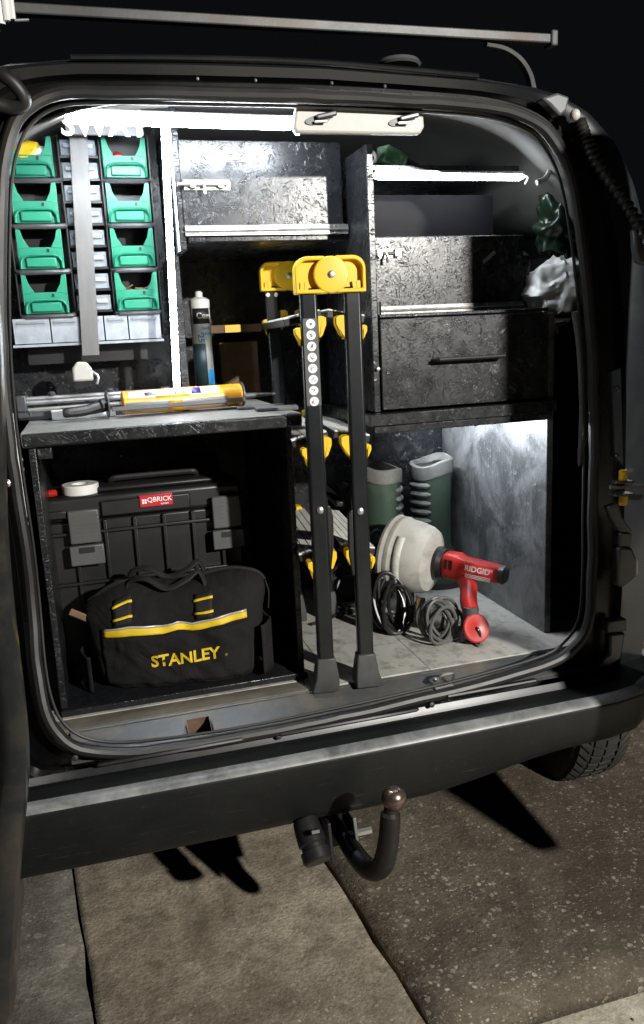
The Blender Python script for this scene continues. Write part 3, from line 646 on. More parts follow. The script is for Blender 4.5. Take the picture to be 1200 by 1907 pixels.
# loose grey seal strip and the cable gaiters
p = smooth_path([P(1073, 580, .012), P(1082, 640, .012), P(1087, 720, .012), P(1087, 800, .012), P(1079, 868, .012)], 6)
MB().tube(p, [.013] * (len(p) - 6) + [.012, .011, .010, .008, .006, .003], 8, flat=.35, ref=(0, 1, 0)).build('loose_seal_strip', M['rubber_grey'], VAN)
gp = smooth_path([P(1080, 225, -.01), P(1092, 258, -.03), P(1112, 300, -.05), P(1150, 355, -.07), P(1185, 410, -.09), P(1215, 470, -.11)], 14)
MB().tube(gp, [.0115 + .0022 * (1 if (i % 3) else -1) for i in range(len(gp))], 12).build('cable_gaiter', M['rubber'], VAN)
plate([(1182, 425), (1205, 430), (1210, 495), (1190, 490), (1184, 465)], -.10, .02, 'gaiter_boot', 'grey_plastic', .006)
plate([(1010, 182), (1040, 172), (1062, 180), (1056, 206), (1044, 216), (1026, 196)], -.025, .03, 'roof_hinge', 'grey_plastic', .005)
MB().blob(P(1071, 214, -.03), (.011, .012, .012), 12, 8).build('hinge_cap', M['trim_beige'], VAN)
gp = smooth_path([P(-30, 128, -.03), P(5, 140, -.05), P(32, 162, -.05), P(46, 190, -.04), P(20, 200, -.03), P(-20, 190, -.03)], 6)
MB().tube(gp, .012, 12).build('cable_gaiter', M['rubber'], VAN)
for pts in ([(1062, 330), (1068, 300)],): pass
# ------------------------------------------------------------------ strand board shelving fitted in the van
UN = thing('shelving_unit', (.67, .5, .603), 'black painted strand board shelving with lids, drawer and open bays', 'shelving')
XL, XD, XR = .235, .645, 1.092
def osbx(name, x0, x1, y0, y1, z0, z1, mat='osb_y', parent=UN, bevel=.002):
    return MB().bx(x0, x1, y0, y1, z0, z1).build(name, M[mat], parent, bevel=bevel)
osbx('divider_panel', XD - .008, XD + .008, .125, .75, P(850, 770, .10).z + .0135, 1.80, 'osb_x')
osbx('divider_panel', XL, XL + .016, .264, .75, 1.60, 1.90, 'osb_x')
osbx('divider_panel', P(329, 600, .345).x, P(344, 600, .345).x, .345, .75, 1.236, 1.599, 'osb_x')
osbx('side_panel', XR - .002, XR + .016, .122, .75, .604, 1.425, 'osb_lit')
MB().prism([(.238, 1.4255), (.75, 1.4255), (.75, 1.60), (.30, 1.60), (.238, 1.57)], Matrix(((0, 1, 0, XR - .002), (1, 0, 0, 0), (0, 0, 1, 0), (0, 0, 0, 1))), 0, .016).build('side_panel', M['osb_x'], UN, bevel=.002)
MB().bx(XD + .009, XR - .003, .40, .412, 1.46, 1.74).build('bay_panel', M['gloss_black'], UN)
osbx('back_panel', XL, XR, .752, .764, .62, 1.9, 'osb_y')
osbx('back_panel', -.25, XL - .002, .56, .572, 1.236, 1.93, 'osb_y')
# centre lid with piano hinge and slide bolt
z0 = P(500, 430, .26).z; zt = P(480, 262, .26).z
LID = osbx('lid', P(337, 340, .26).x, P(637, 340, .26).x, .260, .274, z0 + .012, zt)
def piano(x0, x1, y, zc, par):
    h = MB().bx(x0, x1, y - .004, y - .001, zc - .011, zc + .011).build('piano_hinge', M['hinge_alu'], par)
    MB().tube([(x0, y - .005, zc), (x1, y - .005, zc)], .0030, 8).build('hinge_knuckle', M['hinge_alu'], par)
    for i in range(6):
        for s in (-1, 1):
            MB().lathe([(.0005, 0), (.003, 0), (.002, .0015), (.0003, .0018)], (x0 + (x1 - x0) * (i + .5) / 6, y - .004, zc + s * .0065), (0, -1, 0), 8).build('hinge_screw', M['steel'], par)
piano(P(345, 430, .26).x, P(648, 430, .26).x, .260, z0 + .002, LID)
osbx('shelf_board', XL + .019, XD - .009, .264, .75, z0 - .022, z0 - .010, 'osb_z')
def slide_bolt(x, y, z, L, par):
    b = MB().bx(x, x + L, y - .003, y, z - .011, z + .011).build('slide_bolt', M['steel'], par, bevel=.001)
    MB().tube([(x - .014, y - .008, z + .001), (x + L * .92, y - .008, z + .001)], .0042, 8).build('bolt_rod', M['steel'], par)
    mb = MB()
    for k in (.12, .72): MB().bx(x + L * k, x + L * k + .014, y - .014, y - .003, z - .008, z + .010).build('bolt_keeper', M['steel'], par, bevel=.002)
    MB().tube([(x + L * .42, y - .010, z), (x + L * .42, y - .020, z - .010), (x + L * .42, y - .022, z - .022)], .0035, 8).build('bolt_knob', M['steel'], par)
q = P(342, 345, .26); slide_bolt(q.x, .260, q.z, .105, LID)
# right bay: plank, drawer, lid, top shelf
zp = P(850, 770, .10).z
osbx('plank', XD - .028, XR + .012, .100, .74, zp - .016, zp + .012, 'osb_y')
osbx('plank_lip', XD - .016, XR + .004, .108, .116, zp - .034, zp - .017, 'osb_y')
za, zb2 = zp + .014, P(850, 588, .12).z
DR = osbx('drawer_front', XD + .010, XR - .006, .118, .134, za + .004, zb2)
c0, c1 = P(808, 670, .118), P(930, 664, .118); zc = (c0.z + c1.z) / 2
hb = MB().tube(smooth_path([(c0.x, .118, zc), (c0.x + .003, .095, zc + .001), (c0.x + .014, .090, zc + .001), (c1.x - .014, .090, zc + .001), (c1.x - .003, .095, zc + .001), (c1.x, .118, zc)], 4), .0048, 8).build('handle', M['black_plastic'], DR)
MB().blob(P(705, 687, .117), (.005, .003, .005), 8, 6).build('drawer_screw', M['alu'], DR)
osbx('ledge_board', XD + .009, XR - .003, .120, .745, zb2 + .002, zb2 + .010, 'osb_z')
zl0, zl1 = zb2 + .018, P(850, 439, .235).z
LID2 = osbx('lid', XD + .012, XR - .004, .236, .250, zl0 + .006, zl1)
piano(XD + .030, XR - .006, .236, zl0 + .002, LID2)
q = P(690, 473, .235); slide_bolt(q.x + .004, .236, q.z, .075, LID2)
q = P(910, 479, .235); MB().bar(q + Vector((-.016, -.003, -.012)), q + Vector((.016, -.003, .012)), .008, .003, (0, 1, 0)).build('hasp_plate', M['steel'], LID2)
MB().lathe([(.001, 0), (.010, 0), (.010, .030), (.001, .031)], P(703, 587, .20), (0, 0, 1), 12).build('door_stop', M['black_plastic'], UN)
zs = P(840, 322, .26).z
osbx('shelf_board', XD + .009, XR - .003, .262, .745, zs + .004, zs + .018, 'osb_z')
# ------------------------------------------------------------------ light strips (lamps of the place, plus one added under the plank)
WHITE = (.86, .93, 1.0)
E_bar = emit('led diffuser bright', WHITE, 120.0); E_tape = emit('led tape', WHITE, 42.0); E_shelf = emit('led shelf strip', WHITE, 50.0); E_added = emit('added light under plank', WHITE, 300.0)
a, b = P(122, 218, .11), P(546, 231, .11)
t = thing('led_light', (a.x, .11, a.z - .02), 'thick glowing white light bar along the top left of the opening', 'light', 'light strips inside the van')
MB().bar(a + Vector((0, .010, .012)), b + Vector((0, .010, .012)), .030, .008).build('mounting_rail', M['alu'], t, bevel=.002)
p = [a + (b - a) * (i / 20) for i in range(21)]
MB().tube(p, [.010] + [.0125] * 19 + [.010], 10).build('diffuser', E_bar, t)
MB().blob(b + Vector((.008, -.004, -.004)), (.012, .012, .018), 10, 8).build('end_lamp', E_bar, t)
a, b = P(306, 236, .318), P(328, 716, .318); xm = .212
t = thing('led_strip', (xm, .318, 1.24), 'upright glowing light strip on the edge beside the storage bins', 'light', 'light strips inside the van')
MB().bar((a.x, .322, a.z + .01), (b.x, .322, 1.236), .004, .012, (1, 0, 0)).build('channel', M['black_plastic'], t)
mb = MB(); n = 46; top, bot = Vector((a.x, .316, a.z)), Vector((b.x, .316, 1.245))
mb.tube([top + (bot - top) * (i / (2 * n)) for i in range(2 * n + 1)], [.0070 if i % 2 else .0080 for i in range(2 * n + 1)], 8)
mb.build('led_tape', E_tape, t)
a, b = P(697, 327, .258), P(972, 334, .258); zz = zs - .004
t = thing('led_strip', ((a.x + b.x) / 2, .25, zz - .02), 'level glowing light strip under the right upper shelf', 'light', 'light strips inside the van')
MB().bar((a.x, .262, zz + .004), (b.x, .262, zz + .004), .026, .006).build('channel', M['alu'], t)
MB().tube([(a.x, .256, zz - .004), (a.x + .01, .256, zz - .005), (b.x - .01, .256, zz - .005), (b.x, .256, zz - .004)], [.006, .0085, .0085, .006], 10).build('diffuser', E_shelf, t)
MB().tube(smooth_path([(b.x, .258, zz), (b.x + .012, .25, zz - .008), (b.x + .004, .25, zz - .024)], 5), .003, 6).build('lead_wire', M['white'], t)
t = thing('led_strip', (.905, .3, zp - .04), 'short added strip hidden under the plank, lighting the gloss black side panel', 'light', 'light strips inside the van')  # unseen strip, added to brighten the side panel
MB().bx(.902, .906, .14, .62, zp - .040, zp - .0165).build('channel', M['alu'], t)
MB().bx(.9065, .9090, .142, .618, zp - .034, zp - .022).build('led_tape', E_added, t)
# ------------------------------------------------------------------ overhead trim panel with two twist clips
c = [P(x, y, .02) for x, y in ((553, 192), (789, 200), (791, 236), (784, 249), (770, 250), (553, 247), (546, 236))]
t = thing('trim_panel', P(670, 250, .06), 'pale beige trim panel with two dark twist clips under the roof edge', 'panel')
MB().prism([(p.x, p.z) for p in c], Matrix.Identity(4), .02, .038).build('panel_board', M['trim_beige'], t, bevel=.005, seg=3)
for x, y in ((598, 219), (752, 222)):
    q = P(x, y, .0185); k = MB().prism([(.028 * math.cos(i * PI / 8), .009 * math.sin(i * PI / 8)) for i in range(16)], Matrix.Translation(q + Vector((-.006, 0, -.004))) @ Matrix.Rotation(-.2, 4, 'Y'), -.002, .0015).build('clip_recess', M['black_plastic'], t)
    MB().bar(q + Vector((-.012, -.008, -.002)), q + Vector((.030, -.010, .007)), .009, .010).build('clip_lever', M['metal_frame'], t, bevel=.003)
    MB().bar(q + Vector((-.016, -.009, -.010)), q + Vector((.010, -.012, -.009)), .005, .005).build('clip_pin', M['steel'], t, bevel=.001)
# ------------------------------------------------------------------ storage rack, drawers and green bins
RY = .42
RACK = thing('storage_rack', (.03, RY + .06, 1.24), 'black wall rack of small clear drawers between two columns of green bins', 'rack')
xa, xb, xc, xd = -.130, -.008, .083, .196
zr = [P(60, y, RY).z for y in (333, 418, 503, 586)]
ztop = P(60, 250, RY).z
mb = MB(); mb.bx(xa, xd, RY + .06, RY + .068, 1.36, ztop + .01)
mb.build('back_board', M['bin_black'], RACK)
for x in (xa - .003, xb, xc, xd - .001): MB().bx(x, x + .004, RY - .005, RY + .06, zr[3] - .06, ztop).build('upright', M['bin_black'], RACK, bevel=.001)
for z in zr:
    for x0, x1 in ((xa + .004, xb - .002), (xc + .006, xd - .003)):
        MB().tube([(x0, RY - .004, z - .004), (x0 + .006, RY - .010, z - .006), (x1 - .006, RY - .010, z - .006), (x1, RY - .004, z - .004)], .0065, 8).build('ledge', M['ledge'], RACK)
        MB().bx(x0, x1, RY - .002, RY + .058, z - .008, z - .002).build('ledge_tray', M['bin_black'], RACK)
dx0, dw = xb + .006, (xc - xb - .010) / 2
sd = None; dz = (ztop - zr[3]) / 8
for i in range(8):
    for j in range(2):
        x0 = dx0 + j * dw; z1 = zr[3] + dz * i
        mb = MB(); mb.bx(x0 + .001, x0 + dw - .002, RY, RY + .003, z1 + .006, z1 + dz - .010); mb.bx(x0 + .002, x0 + .0035, RY + .003, RY + .05, z1 + .006, z1 + dz - .016); mb.bx(x0 + dw - .0045, x0 + dw - .003, RY + .003, RY + .05, z1 + .006, z1 + dz - .016); mb.bx(x0 + .0035, x0 + dw - .0045, RY + .003, RY + .05, z1 + .006, z1 + .008)
        dr = mb.build('small_drawer', M['clear'], RACK)
        MB().bx(x0 + .006, x0 + dw - .008, RY - .007, RY, z1 + dz * .42, z1 + dz * .62).build('drawer_lip', M['clear_dense'], dr, bevel=.002)
        if random.random() < .6:
            mb = MB()
            for k in range(4): mb.blob((x0 + dw * .3 + random.random() * dw * .4, RY + .012 + random.random() * .02, z1 + .012), (.006, .006, .005), 6, 4)
            mb.build('drawer_contents', M[random.choice(['rusty', 'steel', 'brown', 'white'])], dr)
    MB().bx(dx0 - .002, xc - .002, RY + .001, RY + .058, zr[3] + dz * i + .0005, zr[3] + dz * i + .005).build('drawer_shelf', M['bin_black'], RACK)
zw1, zw0 = P(150, 590, RY - .01).z, P(150, 636, RY - .01).z
wx = [P(x, 610, RY - .01).x for x in (24, 95, 150, 195, 240, 301)]
for i in range(5):
    x0, x1 = wx[i] + .001, wx[i + 1] - .002
    mb = MB(); mb.bx(x0, x1, RY - .012, RY - .009, zw0, zw1); mb.bx(x0, x0 + .002, RY - .009, RY + .05, zw0, zw1 - .006); mb.bx(x1 - .002, x1, RY - .009, RY + .05, zw0, zw1 - .006); mb.bx(x0 + .002, x1 - .002, RY - .009, RY + .05, zw0, zw0 + .002)
    wd = mb.build('wide_drawer', M['clear_dense'], RACK, bevel=.0006)
    if i in (1, 2, 3, 4):
        mb = MB()
        for k in range(9): mb.bar((x0 + .01 + random.random() * (x1 - x0 - .02), RY - .002 + random.random() * .02, zw0 + .004 + random.random() * .012), (x0 + .01 + random.random() * (x1 - x0 - .02), RY + random.random() * .03, zw0 + .004 + random.random() * .03), .005, .005)
        mb.build('drawer_contents', M[{1: 'steel', 2: 'white', 3: 'blue_print', 4: 'brown'}[i]], wd)
    MB().bx(x0 + .008, x1 - .008, RY - .018, RY - .012, zw1 - .012, zw1 - .006).build('drawer_lip', M['clear'], wd, bevel=.001)
MB().bx(wx[0] - .004, wx[5] + .004, RY - .012, RY + .055, zw0 - .008, zw0 - .002).build('drawer_base', M['clear_dense'], RACK)
# one bin, then copies
def bin_part(w, h, d):
    tk = .003; z1 = h * .52
    side = [(0, 0), (d, 0), (d, h), (d * .62, h), (d * .10, h * .95), (d * .06, h * .90), (0, z1)]
    mb = MB(); Mx = lambda x: Matrix(((0, 1, 0, x), (1, 0, 0, 0), (0, 0, 1, 0), (0, 0, 0, 1)))
    for x in (-w / 2, w / 2 - tk): mb.prism(side, Mx(x), 0, tk)
    mb.bx(-w / 2 + tk, w / 2 - tk, 0, tk, 0, z1); mb.bx(-w / 2 + tk, w / 2 - tk, d - tk, d, 0, h * .3); mb.bx(-w / 2 + tk, w / 2 - tk, tk, d - tk, 0, tk)
    # swept cheeks that widen towards the top of the opening
    for s in (-1, 1):
        o = s * w / 2
        mb.add([(o, -.001, h * .96), (o - s * .010, -.001, h * .94), (o - s * .015, -.001, h * .72), (o - s * .026, -.001, z1), (o, -.001, z1 - .004), (o, .003, h * .96), (o - s * .010, .003, h * .94), (o - s * .015, .003, h * .72), (o - s * .026, .003, z1), (o, .003, z1 - .004)],
               [(0, 1, 2, 3, 4), (9, 8, 7, 6, 5), (0, 5, 6, 1), (1, 6, 7, 2), (2, 7, 8, 3), (3, 8, 9, 4), (4, 9, 5, 0)])
    return mb
BW, BH, BD = .100, .092, .056
def make_bin(name):
    b = thing(name, (0, 0, 0), 'x', 'bin', 'green storage bins on the rack')
    bd = bin_part(BW, BH, BD).build('bin_body', M['green'], b, bevel=.0008)
    mb = MB(); mb.bx(-BW / 2 + .016, BW / 2 - .016, -.0075, -.001, .003, BH * .27); mb.build('label_face', M['green'], b, bevel=.003)
    arch = [(-BW / 2 + .004, .000), (-BW / 2 + .005, .016), (-BW / 2 + .012, .026), (-BW / 2 + .024, .0295), (BW / 2 - .024, .0295), (BW / 2 - .012, .026), (BW / 2 - .005, .016), (BW / 2 - .004, .000)]
    MB().tube([(x, -.006, z) for x, z in arch], .0032, 6, flat=1.6, ref=(0, 1, 0)).build('front_rib', M['green'], b)
    MB().bx(BW / 2 - .036, BW / 2 - .030, -.0022, -.0008, BH * .40, BH * .48).build('label_slot', M['black_print'], b)
    return b
proto = make_bin('green_bin'); first = True
rows = ['top', 'second', 'third', 'bottom']; inside = {(0, 0): 'holding a yellow packet, ', (0, 1): 'holding a red lump, ', (3, 1): 'holding brown screws, '}
BINS = {}
for r in range(4):
    for c_ in range(2):
        loc = Vector((((xa + xb) / 2 + .002 - .003) if c_ == 0 else (xc + xd) / 2 + .001, RY - .014, zr[r] + .0012))
        if first: b = proto; b.location = loc; first = False
        else: b = copy_tree(proto, loc)
        b['label'] = 'green open front bin, %s%s of the %s column' % (inside.get((r, c_), ''), rows[r], 'left' if c_ == 0 else 'right'); BINS[(r, c_)] = loc
q = BINS[(0, 0)]; pk = MB().blob(q + Vector((-.008, .022, BH * .62)), (.038, .020, .030), 18, 12).jitter(.012, 40, 3); pk.build('packet', M['yellow'], None); tag(bpy.data.objects['packet'], 'crumpled yellow packet in the top left green bin', 'packet')
pk = MB().blob(q + Vector((.024, .018, BH * .55)), (.020, .016, .020), 14, 10).jitter(.009, 60, 8).build('plastic_wrap', M['bag_white']); tag(pk, 'clear crumpled wrap beside the yellow packet', 'wrap')
q = BINS[(0, 1)]; pk = MB().blob(q + Vector((-.014, .022, BH * .5)), (.016, .014, .014), 14, 10).jitter(.006, 70, 5).build('plug_pack', M['red']); tag(pk, 'red lump of wall plugs in the top right green bin', 'plugs')
q = BINS[(3, 1)]; mb = MB()
for k in range(26):
    a0 = q + Vector((random.uniform(-.035, .03), random.uniform(.01, .045), BH * .45 + random.uniform(0, .012))); mb.bar(a0, a0 + Vector((random.uniform(-.025, .025), random.uniform(-.01, .01), random.uniform(-.004, .008))), .003, .003)
pk = mb.build('screws', M['brown']); tag(pk, 'loose brown screws heaped in the bottom right green bin', 'screws', kind='stuff')
# steel strap in front of the drawers and the sign above
a, b = P(149, 256, .395), P(168, 662, .395)
sw = .040
stp = MB().add([(a.x - sw / 2, .395, a.z + .07), (a.x + sw / 2, .395, a.z + .07), (b.x + sw / 2 + .002, .395, b.z), (b.x - sw / 2 + .002, .395, b.z), (a.x - sw / 2, .399, a.z + .07), (a.x + sw / 2, .399, a.z + .07), (b.x + sw / 2 + .002, .399, b.z), (b.x - sw / 2 + .002, .399, b.z)], [(0, 1, 2, 3), (7, 6, 5, 4), (0, 4, 5, 1), (1, 5, 6, 2), (2, 6, 7, 3), (3, 7, 4, 0)]).build('steel_strap', M['dull_steel'], bevel=.001)
tag(stp, 'flat grey metal strap upright across the small clear drawers', 'strap')
sa, sb = P(117, 196, .33), P(268, 253, .33)
t = thing('name_sign', ((sa.x + sb.x) / 2, .33, sb.z), 'grey textured sign with white capital letters above the bins', 'sign')
MB().bx(sa.x, sb.x, .330, .336, sb.z, sa.z).build('sign_board', M['sign_grey'], t, bevel=.002)
Mx = Matrix.Translation(((sa.x + sb.x) / 2, .3285, (sa.z + sb.z) / 2 - .011))
text_mb('SWAT', .066, Mx, .0012, .025, 1.05, sx=1.0).build('lettering', M['white_print'], t)
# ------------------------------------------------------------------ low cabinet on the left
CB = thing('cabinet', (.16, .3, .603), 'open fronted black strand board cabinet with dusty worn top', 'cabinet')
cx0, cx1, cy0, cy1, cz1 = -.128, .429, .098, .62, 1.232
def cbx(name, *a, mat='osb_y', bevel=.002): return MB().bx(*a).build(name, M[mat], CB, bevel=bevel)
cbx('bottom_board', cx0, cx1 + .004, cy0 - .012, cy1, .604, .619, mat='osb_z')
cbx('side_board', cx0, cx0 + .014, cy0, cy1, .620, cz1 - .030, mat='osb_x')
cbx('side_board', cx1 - .014, cx1, cy0, cy1, .620, cz1 - .030, mat='osb_x')
cbx('back_board', cx0 + .015, cx1 - .015, cy1 - .012, cy1, .620, cz1 - .030, mat='osb_y')
cbx('front_edge', cx0 - .010, cx1 + .022, cy0 - .016, cy0 - .001, cz1 - .030, cz1 - .002, mat='osb_y', bevel=.004)
cbx('top_board', cx0 - .012, cx1 + .024, cy0 - .0005, cy1 + .10, cz1 - .029, cz1, mat='osb_dust', bevel=.003)
cbx('corner_block', cx0 + .015, cx0 + .045, cy0 + .004, cy0 + .03, cz1 - .058, cz1 - .031, mat='osb_y')
# ------------------------------------------------------------------ tool box
TB = thing('tool_box', (.11, .47, .62), 'black ribbed tool box with red badge and two grey latches inside the cabinet', 'toolbox')
TY = .335; tx0, tx1 = P(82, 950, TY).x, P(452, 950, TY).x; ztt = P(270, 905, TY).z; zlid = P(270, 958, TY).z
MB().bx(tx0 + .004, tx1 - .004, TY + .010, TY + .20, .6205, zlid - .002).build('body', M['black_plastic'], TB, bevel=.006)
LDp = MB().bx(tx0, tx1, TY + .002, TY + .205, zlid, ztt - .012).build('lid', M['black_plastic'], TB, bevel=.010, seg=3)
MB().bx(tx0 + .12, tx1 - .06, TY + .03, TY + .15, ztt - .0115, ztt + .002).build('lid_tray', M['black_plastic'], LDp, bevel=.006)
MB().bx(tx0 + .13, tx1 - .13, TY - .008, TY + .0015, zlid + .006, ztt - .026).build('lid_face', M['black_plastic'], LDp, bevel=.004)
for z in (zlid - .034, zlid - .16):
    MB().bx(tx0 + .01, tx1 - .01, TY - .004, TY + .0095, z, z + .008).build('front_rib', M['black_plastic'], TB, bevel=.002)
for i in range(6):
    x = tx0 + .06 + (tx1 - tx0 - .12) * i / 5
    MB().bx(x, x + .010, TY - .001, TY + .0097, .63, zlid - .003).build('front_rib', M['black_plastic'], TB, bevel=.002)
MB().bx(tx0 + .002, tx0 + .05, TY - .012, TY + .001, zlid + .012, zlid + .030).build('front_rib', M['black_plastic'], LDp, bevel=.002)
for x in (158, 425):
    q = P(x, 985, TY - .02); lt = MB().bx(q.x - .036, q.x + .036, TY - .022, TY - .0085, zlid - .052, zlid + .030).build('latch', M['grey_plastic'], TB, bevel=.004)
    MB().bx(q.x - .040, q.x + .040, TY - .026, TY - .009, zlid - .105, zlid - .056).build('latch_catch', M['grey_plastic'], lt, bevel=.003)
    MB().bx(q.x - .018, q.x + .018, TY - .0275, TY - .0262, zlid - .074, zlid - .060).build('latch_slot', M['black_print'], lt)
    mb = MB()
    for k in range(7): mb.bx(q.x - .034, q.x + .034, TY - .0232, TY - .0222, zlid - .046 + k * .010, zlid - .043 + k * .010)
    mb.build('latch_grip', M['grey_plastic'], lt)
q = P(291, 931, TY - .009); bd = MB().bx(q.x - .040, q.x + .040, TY - .012, TY - .0082, q.z - .015, q.z + .015).build('badge', M['red_badge'], TB, bevel=.002)
text_mb('QBRICK', .0165, Matrix.Translation((q.x + .008, TY - .0128, q.z + .002)), .0004, .012).build('badge_lettering', M['white_print'], bd)
text_mb('system', .007, Matrix.Translation((q.x + .020, TY - .0128, q.z - .009)), .0004, .01).build('badge_lettering', M['white_print'], bd)
mb = MB()
for i in (0, 1):
    for j in (0, 1): mb.bx(q.x - .034 + i * .006, q.x - .029 + i * .006, TY - .0128, TY - .0122, q.z - .006 + j * .006, q.z - .001 + j * .006)
mb.build('badge_mark', M['white_print'], bd)
hp = smooth_path([(tx0 + .16, TY + .09, ztt), (tx0 + .165, TY + .08, ztt + .012), (tx0 + .2, TY + .08, ztt + .014), (tx1 - .14, TY + .08, ztt + .014), (tx1 - .105, TY + .08, ztt + .012), (tx1 - .10, TY + .09, ztt)], 4)
MB().tube(hp, .008, 8).build('carry_handle', M['black_plastic'], TB)
# tape roll and a red cap on the tool box
q = P(149, 905, TY + .03); zt_ = ztt - .0115
mb = MB(); n = 32
rr = [(.020, 0), (.0425, 0), (.044, .002), (.044, .022), (.0425, .024), (.020, .024), (.020, 0)]
vs = [(q.x + r * math.cos(2 * PI * k / n), q.y + .02 + r * math.sin(2 * PI * k / n), zt_ + h) for r, h in rr[:-1] for k in range(n)]
mb.add(vs, [(i * n + k, i * n + (k + 1) % n, ((i + 1) % 6) * n + (k + 1) % n, ((i + 1) % 6) * n + k) for i in range(6) for k in range(n)])
tag(mb.build('tape_roll', M['white']), 'white roll of tape lying on the black tool box', 'tape')
q = P(80, 911, TY + .02); cp_ = MB().lathe([(.001, 0), (.009, 0), (.009, .016), (.0075, .022), (.001, .022)], (q.x + .008, q.y + .01, zt_ + .009), (.9, -.3, .1), 14).build('red_cap', M['red']); tag(cp_, 'small red cap beside the tape roll on the tool box', 'cap')
# ------------------------------------------------------------------ soft tool bag
BGC = Vector((.150, .208, .6195)); BR = math.radians(-9.5)
BG = thing('tool_bag', BGC, 'soft black fabric tool bag with yellow trim in the cabinet', 'bag')
secs = [(0, .178, .078), (.012, .186, .086), (.06, .194, .090), (.12, .202, .090), (.165, .206, .080), (.195, .212, .066), (.220, .214, .050), (.236, .208, .030), (.246, .194, .014)]
def sec(z):
    for (z0, a0, b0), (z1, a1, b1) in zip(secs, secs[1:]):
        if z <= z1: t = (z - z0) / (z1 - z0); return a0 + (a1 - a0) * t, b0 + (b1 - b0) * t
    return secs[-1][1:]
def bag_disp(x, z):
    return .014 * mnoise.noise((x * 8, z * 9, 1.3)) + .007 * mnoise.noise((x * 20, z * 12, 4.0)) + .004 * (1 - abs(mnoise.noise((x * 16 + z * 22, z * 9 - x * 5, 9.0))) * 2) + .0045 * math.sin(x * 60 + 20 * z) * max(0, (z - .02)) * 4 * (.25 - z) * 4
def bag_top(x): return -.022 * math.exp(-((x - .015) / .075) ** 2) - .055 * max(0, (-x - .10) / .12) - .030 * max(0, (x - .15) / .08) ** 2
RB_ = Matrix.Rotation(BR, 3, 'Z')
def bagw(x, y, z): return BGC + RB_ @ Vector((x, y, z))
E_ = 3.2
def bag_front(x, z, off=0.0):
    a, b = sec(z); k = max(0.0, 1 - min(.999, abs(x / a)) ** E_) ** (1 / E_)
    zz = z + bag_top(x) * (z / .246) ** 2
    return bagw(x, -b * k - bag_disp(x, z) - off, zz)
def bag_pt(u, v):
    z = .246 * v; a, b = sec(z); t = 2 * PI * u; c, s = math.cos(t), math.sin(t)
    x = a * abs(c) ** (2 / E_) * (1 if c > 0 else -1); y = b * abs(s) ** (2 / E_) * (1 if s > 0 else -1)
    d = bag_disp(x, z); y += (-d if y < 0 else d) * abs(s) ; zz = z + bag_top(x) * v ** 2
    return bagw(x, y, zz)
mb = MB(); nu, nv = 110, 34
rings = [[bag_pt(i / nu, j / (nv - 1)) for i in range(nu)] for j in range(nv)]
mb.loft(rings); mb.build('bag_body', M['fabric'], BG, angle=70)
def patch(x0, x1, zf0, zf1, off, name, mat, nx=30, nz=5, par=BG, th=.002):
    mb = MB(); mb.grid(lambda u, v: bag_front(x0 + (x1 - x0) * u, zf0(u) + (zf1(u) - zf0(u)) * v, off), nx, nz)
    return mb.build(name, M[mat], par, solid=th)
def strip_z(u): return .148 + .010 * u - .010 * math.sin(PI * u) + .009 * (abs(u - .52) < .10) * (1 - abs(u - .52) / .10)
patch(-.165, .165, lambda u: strip_z(u) - .010 + .004 * u, lambda u: strip_z(u) + .008, .0035, 'trim_band', 'yellow_fabric')
patch(-.165, .165, lambda u: strip_z(u) + .0085, lambda u: strip_z(u) + .0130, .0035, 'reflective_piping', 'silver_trim', nz=3)
patch(-.168, .168, lambda u: .012, lambda u: strip_z(u) - .012, .0022, 'front_pocket', 'fabric', nx=50, nz=16)
for xs in (-.115, .068):
    patch(xs - .020, xs + .020, lambda u: .164, lambda u: .222, .0045, 'handle_strap', 'fabric2', 6, 8)
    for zf in (.176, .206): patch(xs - .022, xs + .022, lambda u, zf=zf: zf, lambda u, zf=zf: zf + .0055, .0062, 'strap_stitching', 'yellow_fabric', 6, 2)
txt = text_mb('STANLEY', .040, Matrix.Identity(4), .0006, .022, .98, sx=.97)
for i, p in enumerate(txt.v):
    q_ = bag_front(p.x + .018, max(.02, p.z + .070 + (p.x + .006) * .06), .0048 - p.y); txt.v[i] = q_
txt.build('brand_lettering', M['yellow_fabric'], BG, flat=True)
txt = text_mb('®', .008, Matrix.Identity(4), .0003, .01)
for i, p in enumerate(txt.v): txt.v[i] = bag_front(p.x + .112, p.z + .070, .0048)
txt.build('brand_mark', M['yellow_fabric'], BG, flat=True)
for y_, dz_ in ((-.030, .0), (.030, .010)):
    hpth = smooth_path([bagw(-.110, y_, .212), bagw(-.100, y_ * .8, .240 + dz_), bagw(-.060, y_ * .9 - .012, .250 + dz_), bagw(-.015, y_ - .018, .226 + dz_), bagw(.03, y_ * .9 - .015, .240 + dz_), bagw(.060, y_ * .8, .254 + dz_), bagw(.075, y_, .220)], 6)
    MB().tube(hpth, .0085, 8, flat=.6).build('carry_handle', M['fabric2'], BG)
zp_ = smooth_path([bagw(-.20, 0, .195), bagw(-.12, -.006, .238), bagw(0, 0, .228), bagw(.12, .004, .248), bagw(.19, 0, .238), bagw(.213, 0, .215)], 6)
MB().tube(zp_, .0055, 8).build('zip', M['fabric2'], BG)
MB().box(bagw(-.215, -.035, .172), (.055, .006, .016), Matrix.Rotation(.55, 3, 'Y')).build('leather_tab', M['brown'], BG, bevel=.002)
MB().tube([bagw(.214, -.01, .215), bagw(.221, -.016, .19), bagw(.217, -.02, .15)], .005, 6, flat=.5).build('zip_pull', M['fabric2'], BG)
mb = MB(); mb.grid(lambda u, v: bagw(.196 + .024 * math.sin(PI * u) , -.085 + .10 * u, .01 + .12 * v + .012 * mnoise.noise((u * 5, v * 5, 2))), 10, 10); mb.build('side_pocket', M['fabric'], BG, solid=.004)
